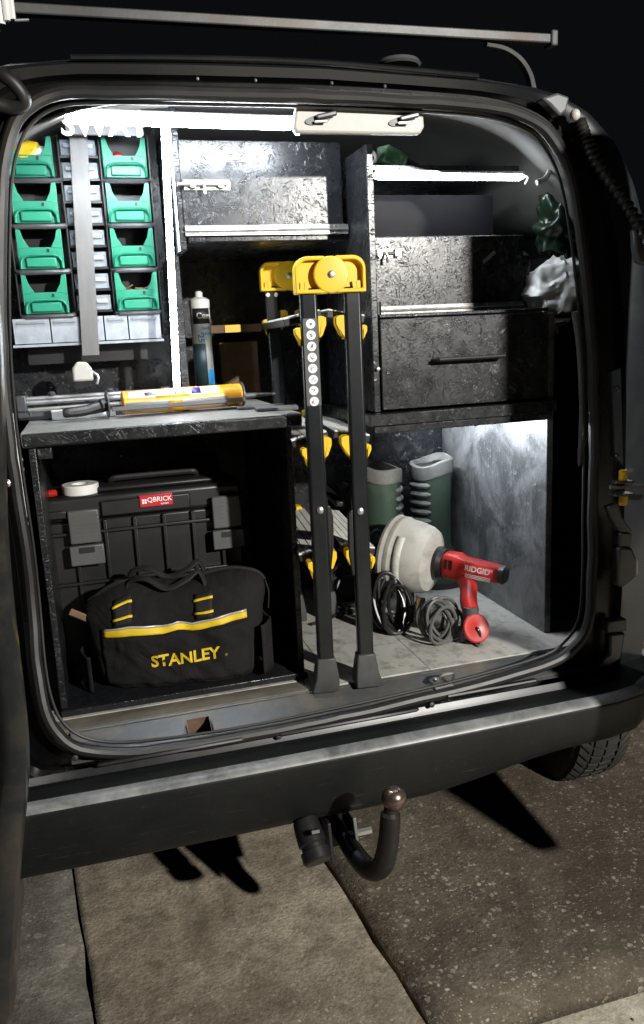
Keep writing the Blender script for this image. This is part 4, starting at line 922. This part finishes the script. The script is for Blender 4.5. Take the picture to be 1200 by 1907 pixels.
mb = MB(); mb.grid(lambda u, v: bagw(-.196 - .030 * math.sin(PI * u), -.09 + .13 * u, .005 + .085 * v + .012 * mnoise.noise((u * 5, v * 5, 7))), 10, 10); mb.build('side_pocket', M['fabric'], BG, solid=.004)
# ------------------------------------------------------------------ caulking gun with cartridge
GZ = cz1 + .0005
def gline(x, y): return Vector(P(x, y, .30))
ga, gb = P(205, 752, .30), P(450, 742, .315); gz = cz1 + .033
A = Vector((ga.x, .295, gz)); B = Vector((gb.x, .325, gz)); dG = (B - A).normalized()
CG = thing('caulking_gun', (A.x, .30, cz1), 'caulking gun loaded with an orange and white cartridge on the cabinet top', 'caulking gun')
cz_ = A + dG * .028
cart = MB().lathe([(.001, 0), (.025, 0), (.0270, .002), (.0270, (B - cz_).length - .002), (.025, (B - cz_).length), (.001, (B - cz_).length)], cz_, dG, 32).build('cartridge', M['orange_tube'], CG)
Lc = (B - cz_).length; upc = Vector((0, 0, 1)); sidec = dG.cross(upc).normalized()
def wrap(t0, t1, a0, a1, name, mat, r=.02735, n=10):
    mb = MB(); mb.grid(lambda u, v: cz_ + dG * (t0 + (t1 - t0) * u) + (sidec * math.sin(a0 + (a1 - a0) * v) * 1.0 + upc * math.cos(a0 + (a1 - a0) * v)) * r, 3, n)
    return mb.build(name, M[mat], cart, solid=.0003)
# angle 0 = up, pi/2 = towards the viewer
wrap(.012, Lc * .80, .30, 1.22, 'print_band', 'white_print'); wrap(.004, Lc * .86, 1.50, 2.45, 'print_panel', 'silver_print')
wrap(Lc * .56, Lc * .64, .35, 1.10, 'print_block', 'violet_print', .0276); wrap(.05, .074, .66, 1.0, 'print_block', 'grey_plastic', .0276); wrap(.12, .145, .72, 1.05, 'print_block', 'silver_print', .0276); wrap(.075, .155, 1.08, 1.25, 'print_block', 'orange_tube', .0278)
wrap(Lc * .36, Lc * .48, 1.55, 2.45, 'print_block', 'orange_tube', .0276)
rail = sidec * .027; 
for s in (1, -1):
    MB().bar(A + sidec * (.029 * s) - upc * .010, B + sidec * (.029 * s) - upc * .010 + dG * .003, .004, .010).build('cradle_rail', M['metal_frame'], CG, bevel=.001)
MB().lathe([(.001, 0), (.032, 0), (.032, .004), (.001, .004)], A - dG * .008, dG, 28).build('end_plate', M['metal_frame'], CG, bevel=.001)
MB().lathe([(.006, 0), (.031, 0), (.031, .003), (.006, .003)], B + dG * .001, dG, 28).build('end_plate', M['metal_frame'], CG)
MB().tube([A - dG * .18, A + dG * .03], .0042, 8).build('plunger_rod', M['steel'], CG)
MB().tube([A - dG * .178, A - dG * .178 + Vector((0, .03, -.012))], .004, 8).build('rod_hook', M['steel'], CG)
h_ = smooth_path([A - dG * .010, A - dG * .030 + Vector((0, -.004, -.004)), A - dG * .060 + Vector((0, -.010, -.010)), A - dG * .105 + Vector((0, -.016, -.012))], 5)
MB().tube(h_, [.016] * 4 + [.012] * (len(h_) - 7) + [.011, .011, .009], 10).build('handle', M['black_plastic'], CG)
h_ = smooth_path([A - dG * .012 + Vector((0, .012, -.012)), A - dG * .05 + Vector((0, .022, -.018)), A - dG * .10 + Vector((0, .03, -.020))], 5)
MB().tube(h_, .005, 8).build('trigger', M['metal_frame'], CG)
MB().lathe([(.0075, 0), (.0068, .02), (.0042, .06), (.0025, .085), (.0005, .086)], B + dG * .004 + Vector((0, 0, -.004)), dG, 14).build('nozzle', M['grey_plastic'], CG)
# upright sealant cartridge
q = P(377, 640, .46); ux = q.x; uy = .46; ztop_ = P(372, 568, .46).z
UC = thing('sealant_cartridge', (ux, uy, cz1), 'upright white sealant cartridge with blue and dark print behind the caulking gun', 'cartridge')
c1 = MB().lathe([(.001, 0), (.0245, 0), (.025, .002), (.025, ztop_ - cz1 - .002), (.0245, ztop_ - cz1), (.001, ztop_ - cz1)], (ux, uy, cz1 + .0005), (0, 0, 1), 32).build('tube', M['white'], UC)
MB().lathe([(.026, 0), (.026, .018), (.020, .022), (.010, .026), (.010, .036), (.006, .040), (.001, .040)], (ux, uy, ztop_ - .006), (0, 0, 1), 28).build('cap', M['white'], UC)
def wrapv(z0, z1, a0, a1, name, mat, r=.0254, n=14):
    mb = MB(); mb.grid(lambda u, v: Vector((ux + r * math.sin(a0 + (a1 - a0) * u), uy - r * math.cos(a0 + (a1 - a0) * u), z0 + (z1 - z0) * v)), n, 3); return mb.build(name, M[mat], c1, solid=.0003)
zA, zB, zC, zD = P(372, 603, .44).z, P(372, 574, .44).z, P(372, 640, .44).z, P(372, 690, .44).z
wrapv(zA, zB, -.95, .95, 'print_band', 'black_print'); wrapv(cz1 + .01, zC, -1.2, .22, 'print_panel', 'teal_print'); wrapv(cz1 + .01, zD, .24, 1.2, 'print_panel', 'blue_print')
def wtxt(s, size, zc, xo, mat, bold=.02, rot=0.0):
    tm = text_mb(s, size, Matrix.Rotation(rot, 4, 'Y'), .0002, bold)
    for i, p in enumerate(tm.v):
        a = (p.x + xo) / .0257; tm.v[i] = Vector((ux + .0257 * math.sin(a), uy - .0257 * math.cos(a) + p.y, zc + p.z))
    tm.build('print_lettering', M[mat], c1, flat=True)
wtxt('Cem', .020, (zA + zB) / 2, .006, 'white_print'); wtxt('SANIT', .0095, P(372, 612, .44).z, .012, 'blue_print'); wtxt('FLEXIB', .0095, P(372, 622, .44).z, .010, 'blue_print'); wtxt('25', .022, P(366, 632, .44).z + .002, -.006, 'blue_print', .02, PI / 2)
# ------------------------------------------------------------------ tile cutter behind the gun
TC = thing('tile_cutter', (.05, .40, cz1), 'grey metal tile cutter with two rails and pale carriage behind the caulking gun', 'tile cutter')
tcx0, tcx1 = P(28, 730, .39).x, P(318, 730, .39).x
MB().bx(tcx0, tcx1, .372, .405, cz1 + .0005, cz1 + .022).build('base', M['metal_frame'], TC, bevel=.003)
for yy, zz_ in ((.385, cz1 + .042), (.398, cz1 + .050)):
    MB().tube([(tcx0, yy, zz_), (tcx1, yy, zz_)], .006, 8).build('rail', M['alu'], TC)
for x in (tcx0 + .012, tcx1 - .012): MB().bx(x - .012, x + .012, .374, .404, cz1 + .022, cz1 + .060).build('end_block', M['metal_frame'], TC, bevel=.003)
q = P(154, 692, .385); MB().prism([(-.024, -.022), (.024, -.022), (.022, .006), (.012, .022), (-.010, .024), (-.022, .010)], Matrix.Translation((q.x, .372, q.z)), -.012, .020).build('carriage', M['trim_beige'], TC, bevel=.005)
MB().tube(smooth_path([(q.x + .02, .37, q.z), (q.x + .034, .36, q.z - .012), (q.x + .030, .36, q.z - .03)], 5), .0035, 6).build('carriage_lever', M['alu'], TC)
for x in (95, 205): 
    q = P(x, 722, .372); MB().lathe([(.001, 0), (.008, 0), (.009, .006), (.005, .010), (.001, .010)], (q.x, .378, cz1 + .056), (0, 0, 1), 12).build('knob', M['metal_frame'], TC)
q0, q1 = P(92, 740, .345), P(212, 738, .345)
bx_ = MB().bx(q0.x, q1.x, .338, .362, cz1 + .0006, cz1 + .030).build('carton_strip', M['white'], bevel=.002); tag(bx_, 'long white box lying between the caulking gun and tile cutter', 'box')
# broken board pieces on the right end of the cabinet top
q = Vector((.39, .24, cz1 + .001)); 
for k, (pl, h, lab) in enumerate((([(-.02, -.06), (.075, -.075), (.085, -.02), (.03, .0), (-.015, -.005)], .007, 'grey broken cement board piece at the front right of the cabinet top'), ([(-.05, .02), (.02, .012), (.07, .045), (.01, .08), (-.045, .07)], .006, 'grey broken cement board piece behind the other one'))):
    o = MB().prism([(a, b) for a, b in pl], Matrix(((1, 0, 0, q.x), (0, 0, 1, q.y), (0, 1, 0, q.z + k * .0)), ).to_4x4() if False else Matrix(((1, 0, 0, q.x), (0, 0, 1, q.y), (0, 1, 0, q.z), (0, 0, 0, 1))), 0, h).build('board_offcut', M['slate'], bevel=.001)
    tag(o, lab, 'offcut', 'cement board offcuts')
# dim things at the back of the centre bay
q = P(435, 612, .62); o = MB().box((q.x, .62, q.z), (.16, .012, .022)).build('spirit_level', M['brown'], bevel=.002); tag(o, 'brown wooden level with yellow mark at the back of the centre bay', 'level')
MB().bx(q.x - .025, q.x + .02, .611, .6135, q.z - .010, q.z + .010).build('level_mark', M['yellow'], o)
q = P(440, 650, .66); o = MB().bx(q.x - .05, q.x + .06, .64, .70, cz1 + .001, q.z + .02).build('card_box', M['brown'], bevel=.003); tag(o, 'small brown box in the dark behind the upright cartridge', 'box')
# ------------------------------------------------------------------ folded step ladder
LO = Vector((.509, .022, .598)); LR = math.radians(-6.0)
LAD = thing('step_ladder', LO, 'black folding step ladder with yellow caps and striped treads standing in the van', 'ladder')
LV = .47
lu = Vector((math.cos(LR), math.sin(LR), 0)); lv = Vector((-math.sin(LR), math.cos(LR), 0))
def sh(v, z): return (v / LV) * (z - .6) / .9
def L3(u, v, z):
    k = sh(v, z); return LO + lu * (u - .020 * k) + lv * v + Vector((0, 0, z - LO.z + .034 * k))
def lbox(u0, u1, v0, v1, z0, z1): 
    mb = MB(); return mb.box(L3((u0 + u1) / 2, (v0 + v1) / 2, (z0 + z1) / 2), (u1 - u0, v1 - v0, z1 - z0), Matrix.Rotation(LR, 3, 'Z'))
LM = Matrix.Translation(LO) @ Matrix.Rotation(LR, 4, 'Z') @ Matrix.Translation((0, 0, -LO.z))
zleg = 1.495; HB = .047; LV = .47
stile_by = {}
for hi, uc in enumerate((-HB, HB)):
    for vi, vc in enumerate((0.0, LV)):
        w2 = .0185
        st = MB().bar(L3(uc, vc, .64), L3(uc, vc, zleg), w2 * 2, .024, tuple(lv)).build('stile', M['ladder_black'], LAD, bevel=.006, seg=3); stile_by[(hi, vi)] = st
        lean = -.006 if hi == 0 else .004
        rings = []
        for z, a, b in ((.598, .031, .026), (.602, .032, .027), (.63, .027, .022), (.672, .0215, .0165), (.676, .0205, .0155)):
            rings.append([L3(uc + su * a + lean * (z < .61), vc + sv * b, z) for su, sv in ((-1, -1), (1, -1), (1, 1), (-1, 1))])
        MB().loft(rings).build('rubber_foot', M['foot_rubber'], LAD, bevel=.003)
for uc, hi in ((-HB, 0), (HB, 1)):
    sg = -1 if hi == 0 else 1
    for zt2 in (1.415, 1.16, .905):
        tilt = math.radians(11) * sg
        Rm = Matrix.Rotation(LR, 3, 'Z') @ Matrix.Rotation(tilt, 3, 'Y')
        c = L3(uc, LV / 2, zt2 + .004)
        tr = MB().box(c, (.084, LV - .05, .016), Rm).build('tread', M['black_plastic'], LAD, bevel=.002)
        mb = MB()
        for k in range(5):
            o_ = Rm @ Vector((-.033 + k * .0165, 0, .0085)); mb.box(c + o_, (.0138, LV - .052, .004), Rm)
        mb.build('tread_ridges', M['tread_grey'], tr)
        for v_, yo in ((LV / 2 + LV / 2 - .006, 1), (0.006, -1)):
            vc = LV - .010 if yo > 0 else .010
            capM = Matrix.Translation(L3(uc, vc, zt2)) @ Matrix.Rotation(LR, 4, 'Z')
            pl = [(-.036, .014), (-.036, .0), (-.027, -.022), (-.019, -.028), (.019, -.028), (.027, -.022), (.036, .0), (.036, .014), (.029, .018), (-.029, .018)]
            if sg < 0: pl = [(a, b - .012 * (a < 0) + .004 * (a > 0)) for a, b in pl]
            else: pl = [(a, b - .012 * (a > 0) + .004 * (a < 0)) for a, b in pl]
            for s in (-1, 1):
                half = [p for p in pl if p[0] * s > .0185]
                if s == sg: half = [(a * .84, b * .72 - .004) for a, b in half]
                half = ([(s * .0192, half[0][1] if False else min(p[1] for p in half) - .004)] + sorted(half, key=lambda p: p[1]) + [(s * .0192, max(p[1] for p in half))])
                MB().prism(half, capM, -.016, .016).build('tread_end', M['yellow'], LAD, bevel=.003)
# yellow hinge caps, near and far
def cap_half(sgn, v0, par):
    w, z0, z1 = .0745, zleg - .012, zleg + .062; out = []
    r = .026
    pts = [(.002, z0), (w, z0)] + [(w - r + r * math.cos(a), z1 - r + r * math.sin(a)) for a in [PI / 2 * i / 8 for i in range(9)]] + [(.012, z1), (.008, z1 - .008), (.002, z1 - .008)]
    outer = [(p[0] * sgn, p[1]) for p in pts]; cxm, czm = .038, (z0 + z1) / 2
    inner = [((cxm + (p[0] - cxm) * .80) * sgn, czm + (p[1] - czm) * .78) for p in pts]
    k = MB().prism(inner, LM @ Matrix.Translation((-.020 * sh(v0, zleg), v0, .034 * sh(v0, zleg))), -.004, .010).build('hinge_cap', M['yellow'], par)
    MB().rim(outer, inner, LM @ Matrix.Translation((-.020 * sh(v0, zleg), v0, .034 * sh(v0, zleg))), -.020, .018).build('cap_rim', M['yellow'], k, bevel=.0025)
    return k
for v0 in (0.0, LV):
    for sgn in (-1, 1):
        k = cap_half(sgn, v0, LAD)
        for j in range(2):
            MB().bar(L3(sgn * (.052 + .009 * j), v0 - .010, zleg - .006), L3(sgn * (.050 + .009 * j), v0 - .010, zleg + .012), .004, .008).build('cap_web', M['yellow'], k)
    zc2 = zleg + .026
    c = L3(0.0, v0 - .0175, zc2)
    MB().lathe([(.001, 0), (.037, 0), (.037, .006), (.035, .008), (.030, .0085), (.001, .0085)], c + lv * .004, -lv, 40).build('hinge_disc', M['yellow'], LAD)
    MB().lathe([(.001, 0), (.008, 0), (.0075, .002), (.005, .003), (.0045, .006), (.001, .0065)], c - lv * .0045, -lv, 16).build('hinge_bolt', M['steel'], LAD)
    if v0 > 0:
        for u in (-.058, -.036): MB().lathe([(.001, 0), (.006, 0), (.005, .004), (.001, .0045)], L3(u, v0 - .013, zleg - .020), -lv, 12).build('rivet', M['white'], LAD)
# warning strip with eight round pictograms
zt3 = P(580, 592, 0).z; zb3 = P(585, 756, 0).z
stk = lbox(-HB - .0155, -HB + .0155, -.0130, -.0122, zb3, zt3).build('warning_strip', M['grey_plastic'], stile_by[(0, 0)])
for i in range(8):
    zc3 = zt3 - .011 - (zt3 - zb3 - .020) * i / 7
    d_ = MB().lathe([(.0001, 0), (.0098, 0), (.0098, .0004), (.0001, .0004)], L3(-HB + .0005, -.0131, zc3), -lv, 24)
    # small dark pictogram strokes on the disc
    d_.build('pictogram', M['white_print'], stile_by[(0, 0)])
    mb = MB(); rnd = random.Random(i)
    for k in range(4):
        a_ = rnd.uniform(-.005, .005); b_ = rnd.uniform(-.005, .005)
        mb.bar(L3(-HB + a_, -.0139, zc3 + b_), L3(-HB + rnd.uniform(-.005, .005), -.0139, zc3 + rnd.uniform(-.006, .006)), .0012, .0004, tuple(lv))
    mb.build('pictogram_strokes', M['grey_plastic'], stile_by[(0, 0)])
# lower brace arms and bolts
for sgn, px_ in ((-1, 593), (1, 667)):
    zb_ = P(px_, 953, 0).z; ub = -HB + .002 if sgn < 0 else HB - .002
    MB().lathe([(.001, 0), (.0085, 0), (.008, .003), (.005, .005), (.001, .0055)], L3(ub, -.0125, zb_), -lv, 18).build('bolt', M['steel'], LAD)
    u0 = (-HB + .021) if sgn < 0 else (HB - .021)
    s_ = 1 if sgn < 0 else -1
    arm = [(u0 - s_ * .004, zb_ + .010), (u0 + s_ * .006, zb_ + .006), (u0 + s_ * .011, zb_ - .02), (u0 + s_ * .010, zb_ - .08), (u0 + s_ * .002, zb_ - .135), (u0 + s_ * .008, zb_ - .165), (u0 - s_ * .004, zb_ - .17)]
    if sgn > 0: arm = [(u0 + .004, zb_ + .006), (u0 - .008, zb_ - .004), (u0 - .010, zb_ - .10), (u0 - .004, zb_ - .15), (u0 + .004, zb_ - .15)]
    MB().prism(arm, LM, -.008, .004).build('brace_arm', M['black_plastic'], LAD, bevel=.003)
MB().bar(L3(0.008, .02, P(580, 953, 0).z), L3(.008, LV - .02, P(580, 953, 0).z - .005), .020, .012).build('brace_bar', M['black_plastic'], LAD, bevel=.003)
# ------------------------------------------------------------------ rubber boots
def boot(cx, cy, ang, label):
    t = thing('rubber_boot', (cx, cy, .604), label, 'boot', 'green boots in the right bay')
    Rz = Matrix.Rotation(ang, 3, 'Z')
    def w(x, y, z): return Vector((cx, cy, .604)) + Rz @ Vector((x, y, z))
    spine = [(0.10, .012, .030, .035), (.085, .03, .044, .030)]
    rings = []; n = 28
    lv_ = [(.000, .070, .085, .050), (.02, .070, .095, .052), (.06, .055, .085, .050), (.10, .020, .066, .048), (.14, .004, .058, .050), (.20, .0, .058, .054), (.28, .0, .060, .057), (.34, .0, .062, .060), (.385, .0, .064, .062)]
    for z, ox, rx, ry in lv_:
        rings.append([w(ox + rx * math.cos(2 * PI * k / n), ry * math.sin(2 * PI * k / n), z) for k in range(n)])
    sh = MB().loft(rings).build('shaft', M['boot'], t, angle=60)
    rim_o = [w(.0665 * math.cos(2 * PI * k / n), .0645 * math.sin(2 * PI * k / n), .392) for k in range(n)]
    mb = MB(); prof = [(.000, .368), (.003, .366), (.0045, .385), (.004, .404), (.000, .408), (-.006, .407), (-.0075, .385)]
    mb.loft([[w((.0635 + a) * math.cos(2 * PI * k / n), (.0615 + a) * math.sin(2 * PI * k / n), z + .004 * math.sin(6 * PI * k / n) + .010 * math.cos(2 * PI * k / n)) for k in range(n)] for a, z in prof], cap=False)
    mb.build('top_rim', M['boot_rim'], t)
    MB().lathe([(.001, 0), (.056, 0), (.056, .001), (.001, .001)], w(0, 0, .389), (0, 0, 1), 24).build('lining', M['boot_lining'], t)
    for i in range(9):
        z = .12 + i * .027
        MB().tube([w(.0615 * math.cos(a), .0595 * math.sin(a), z) for a in [PI * (.78 + .5 * k / 8) for k in range(9)]], [.003] + [.0085] * 7 + [.003], 8).build('ankle_rib', M['boot_rim'] if i > 2 else M['boot'], sh)
    MB().loft([[w(.070 + .10 * math.cos(2 * PI * k / n), .054 * math.sin(2 * PI * k / n), z) for k in range(n)] for z in (0, .018)]).build('sole', M['tyre'], t)
q = P(803, 860, .60); boot(q.x, .60, .25, 'right green rubber boot with grey rim, beside the dark side panel')
q = P(706, 862, .58); boot(q.x, .58, 2.75, 'left green rubber boot with grey rim, half hidden by the ladder')
# ------------------------------------------------------------------ drain auger: drum, red drill body, base disc
dc = P(764, 1036, .36); axd = (P(940, 1074, .16) - dc).normalized()
AU = thing('drain_auger', (dc.x + .1, .33, .604), 'drain cleaning machine with cream drum and red pistol grip body', 'drain auger')
d0 = dc - axd * .055
MB().lathe([(.001, -.004), (.098, -.004), (.106, .002), (.109, .010), (.106, .020), (.1075, .024), (.1075, .034), (.104, .040), (.101, .075), (.094, .105), (.084, .122), (.060, .132), (.042, .136), (.001, .136)], d0, axd, 56).build('drum', M['drum'], AU, angle=30)
sv = axd.orthogonal().normalized()
upd = (Vector((0, 0, 1)) - axd * axd.z).normalized(); sdd = axd.cross(upd).normalized()
if sdd.y > 0: sdd = -sdd
mb = MB(); mb.grid(lambda u, v: d0 + axd * (.046 + .024 * u) + (sdd * math.cos(-.9 + 1.7 * v) + upd * math.sin(-.9 + 1.7 * v)) * (.1045 - .002 * u), 3, 20); mb.build('drum_label', M['label_paper'], AU, solid=.0006)
MB().lathe([(.001, 0), (.052, 0), (.055, .005), (.05, .012), (.03, .02), (.018, .05), (.001, .05)], d0 - axd * .004, -axd, 32).build('front_hub', M['black_plastic'], AU)
ringp = [d0 - axd * .06 + (sdd * math.cos(a) + upd * math.sin(a)) * .052 for a in [2 * PI * k / 32 for k in range(32)]]
MB().tube(ringp, .005, 8, closed=True).build('hand_ring', M['grey_plastic'], AU)
MB().lathe([(.001, 0), (.012, 0), (.012, .05), (.008, .06), (.001, .06)], d0 - axd * .05, -axd, 16).build('chuck', M['steel'], AU)
b0 = d0 + axd * .137
MB().lathe([(.020, -.002), (.044, -.002), (.046, .010), (.040, .022), (.001, .024)], b0, axd, 32).build('rear_hub', M['black_plastic'], AU)
bodyA = b0 + axd * .018; bodyAx = axd.copy()
bu = (Vector((0, 0, 1)) - bodyAx * bodyAx.z).normalized(); bs = bodyAx.cross(bu)
def rsec(h, a, b, dzc=0): return [bodyA + bodyAx * h + bs * (a * math.copysign(abs(math.cos(t)) ** .6, math.cos(t))) + bu * (b * math.copysign(abs(math.sin(t)) ** .6, math.sin(t)) + dzc) for t in [2 * PI * k / 20 for k in range(20)]]
RB2 = MB().loft([rsec(0, .026, .030), rsec(.01, .032, .036), rsec(.045, .032, .036, .002), rsec(.060, .027, .028, .004), rsec(.15, .025, .024, .004), rsec(.158, .022, .021, .004)]).build('motor_body', M['red'], AU)
MB().loft([rsec(.1585, .023, .022, .004), rsec(.172, .024, .024, .004), rsec(.178, .018, .018, .004)]).build('end_cap', M['grey_plastic'], AU)
tm = text_mb('RIDGID', .021, Matrix.Identity(4), .0005, .015)
fr = bs if bs.y < 0 else -bs
for i, p in enumerate(tm.v): tm.v[i] = bodyA + bodyAx * (.105 + p.x) + bu * (p.z + .010) + fr * (.0262 - p.y)
mbk = MB().add([bodyA + bodyAx * h + bu * z + fr * .0256 for h, z in ((.065, -.012), (.148, -.012), (.148, .022), (.065, .022))], [(0, 1, 2, 3)]); mbk.build('name_plate', M['red_badge'], RB2, solid=.0006)
tm.build('name_lettering', M['white_print'], RB2, flat=True)
mb = MB()
for k in range(3): mb.box(bodyA + bodyAx * .108 + bu * (-.006 - .004 * k) + fr * .0262, (.07, .0004, .0014), Matrix((bodyAx, fr, bu)).transposed())
mb.build('name_lines', M['white_print'], RB2)
for k in (.02, .034): MB().box(bodyA + bodyAx * k + bu * .012 + fr * .0325, (.006, .003, .026), Matrix((bodyAx, fr, bu)).transposed()).build('vent_slot', M['black_print'], RB2)
g0 = bodyA + bodyAx * .058 - bu * .02; dq = PZ(886, 1172, .622); g1 = P(877, 1138, .15)
gp_ = smooth_path([g0, g0 + (g1 - g0) * .35 + Vector((.008, 0, 0)), g0 + (g1 - g0) * .7, g1], 5)
MB().tube(gp_, [.020 - .003 * i / len(gp_) for i in range(len(gp_))], 14, flat=1.25, ref=tuple(bodyAx)).build('grip', M['red'], AU)
MB().tube([g1 + Vector((0, 0, .012)), g1 - Vector((0, 0, .012)), g1 - Vector((-.002, 0, .03))], [.019, .020, .019], 14).build('grip_base', M['grey_plastic'], AU)
fd = Vector((.10, -.92, .38)).normalized(); fcn = P(886, 1170, .125)
MB().lathe([(.010, -.004), (.034, -.004), (.038, .0), (.038, .005), (.035, .008), (.010, .008), (.001, .004)], fcn, fd, 36).build('base_disc', M['red'], AU, bevel=.001)
MB().tube(smooth_path([fcn + fd * .004, fcn + fd * .012 + Vector((0, 0, -.004)), fcn + fd * .014 + Vector((.004, 0, -.022)), fcn + fd * .010 + Vector((.004, 0, -.036))], 5), .0045, 8).build('cord_sleeve', M['cable'], AU)
# ------------------------------------------------------------------ coiled cables
def coil(cx, cy, z0, rx, rz, n, seed, r, yspread, label, mat, tail):
    rnd = random.Random(seed); pts = []; K = 14
    for i in range(n * K):
        t = i / K; a = 2 * PI * t
        k1 = 1 + .22 * math.sin(t * 1.9 + seed) + .10 * math.sin(t * 4.1); ly = yspread * (math.sin(t * 1.37 + seed) * .6 + .4 * math.sin(t * 3.3))
        x = cx + rx * k1 * math.cos(a) + .018 * math.sin(t * 2.3); z = z0 + rz * (1 + .16 * math.sin(t * 2.7)) * (1 + math.sin(a)) + r
        pts.append(Vector((x, cy + ly + .25 * (z - z0) , max(z, .604 + r))))
    pts += [Vector(p) for p in tail]
    o = MB().tube(smooth_path(pts, 3), r, 7).build('cable', M[mat]); return tag(o, label, 'cable', 'coiled cables on the van floor')
q = PZ(745, 1185, .61); coil(q.x + .01, q.y + .06, .604, .044, .072, 13, 2, .0050, .045, 'large hanging coil of black cable behind the ladder legs', 'cable', [(q.x + .09, q.y + .03, .6085), (q.x + .14, q.y + .0, .6085)])
q = PZ(690, 1150, .61); coil(q.x - .02, q.y + .08, .604, .075, .060, 7, 5, .0050, .03, 'loose loops of black cable between the two ladder legs', 'cable', [(q.x - .1, q.y + .05, .6085), (q.x - .17, q.y + .02, .6085)])
q = PZ(825, 1195, .61); coil(q.x + .004, q.y + .02, .604, .040, .046, 9, 9, .0048, .035, 'small tangled coil of grey cable in front of the cream drum', 'cable_grey', [(q.x + .05, q.y - .012, .6085), (q.x + .075, q.y - .005, .609), (fcn.x, fcn.y - .03, .612)])
q = PZ(775, 1150, .61); o = MB().box((q.x + .01, q.y + .03, .632), (.040, .035, .055), Matrix.Rotation(.5, 3, 'Z') @ Matrix.Rotation(.3, 3, 'Y')).jitter(.006, 30, 2).build('wood_block', M['brown'], bevel=.003); tag(o, 'small tan wood block between the drum and the cable coils', 'block')
# ------------------------------------------------------------------ bags and oddments on the right
q = P(1034, 535, .22); mb = MB()
def crumple(c, r, amp, seed, nu=64, nv=44):
    mb = MB().blob(c, r, nu, nv); c = Vector(c)
    for i, p in enumerate(mb.v):
        d = p - c; s_ = Vector((seed, seed * .7, -seed)); w_ = d + mnoise.noise_vector(d * 12 + s_) * .018
        f = -2.6 * abs(mnoise.noise(w_ * 13 + s_)) - 1.3 * abs(mnoise.noise(w_ * 27 - s_)) - .7 * abs(mnoise.noise(w_ * 55 + s_)) + .9
        mb.v[i] = p + d.normalized() * f * amp + mnoise.noise_vector(d * 7 + s_) * amp * .8
    return mb
o = crumple((q.x + .008, .23, q.z - .01), (.080, .066, .076), .020, 2.0).build('carrier_bag', M['bag_white'], angle=62); tag(o, 'crumpled white plastic bag beside the right lid', 'bag')
q = P(1040, 425, .27); o = crumple((q.x + .02, .30, q.z), (.065, .05, .10), .022, 6.0).build('carrier_bag', M['bag_green'], angle=62); tag(o, 'dark green printed plastic bag above the crumpled white bag', 'bag')
q = P(1035, 590, .22); sh_ = MB().bx(XR + .022, 1.262, .16, .60, q.z - .005, q.z + .006).build('side_shelf', M['black_plastic'], bevel=.002); tag(sh_, 'narrow black shelf carrying the crumpled white bag', 'shelf')
hk = P(1040, 604, .14); o = MB().tube(smooth_path([hk + Vector((.03, .02, .004)), hk + Vector((0, 0, .002)), hk + Vector((-.022, 0, .0)), hk + Vector((-.010, -.004, -.006)), hk + Vector((-.006, -.004, -.022))], 5), .005, 8).build('coat_hook', M['grey_plastic']); tag(o, 'small grey hook below the crumpled white bag', 'hook')
q = P(735, 290, .34); o = MB().box((q.x, .36, q.z - .004), (.065, .045, .040), Matrix.Rotation(.25, 3, 'Z') @ Matrix.Rotation(.35, 3, 'Y')).jitter(.008, 30, 4).build('carton', M['green_card'], bevel=.003); tag(o, 'crumpled green carton on the right upper shelf', 'carton')
q = P(688, 293, .30); o = MB().tube([q + Vector((.016 * math.cos(a), .004 * math.sin(a), .016 * math.sin(a))) for a in [2 * PI * k / 20 for k in range(20)]], .0045, 8, closed=True).build('key_ring', M['trim_beige']); tag(o, 'small pale ring at the left end of the upper shelf light', 'ring')
q = P(1010, 312, .25); o = MB().tube(smooth_path([P(1005, 276, .2), P(1024, 288, .2), P(1026, 312, .2), P(1016, 332, .2), P(1000, 340, .2)], 6), .007, 10).build('hose', M['trim_beige']); tag(o, 'curved pale hose end at the right of the upper shelf', 'hose')
# white ribbed duct outside the cabinet on the left
pth = smooth_path([(-.175, .10, .95), (-.172, .10, 1.05), (-.168, .11, 1.15), (-.172, .12, 1.25), (-.19, .14, 1.30)], 16)
o = MB().tube(pth, [.024 + .002 * (i % 3 == 0) for i in range(len(pth))], 14).build('flexible_duct', M['white']); tag(o, 'white ribbed flexible duct left of the low cabinet', 'duct')
# things beyond the van
q = P(8, 25, .2); t = thing('downpipe', (q.x, .2, q.z - .1), 'white ribbed downpipe end with a thin rod at the upper left', 'downpipe')
mb = MB(); pw = [P(x, 20, .2).x for x in (-22, -6, 6, 16, 27)]; zbm = P(8, 46, .2).z
for i in range(4): mb.tube([((pw[i] + pw[i + 1]) / 2, .2 + .006 * (i % 2), zbm + .004 * i - (.012 if i == 0 else 0)), ((pw[i] + pw[i + 1]) / 2, .2 + .006 * (i % 2), zbm + 1.2)], (pw[i + 1] - pw[i]) / 2 + .001, 10)
mb.jitter(.002, 30).build('pipe', M['white'], t)
a = P(28, 38, .2); b = P(54, 37, .2); MB().tube([a, b], .0028, 6).build('rod', M['alu'], t)
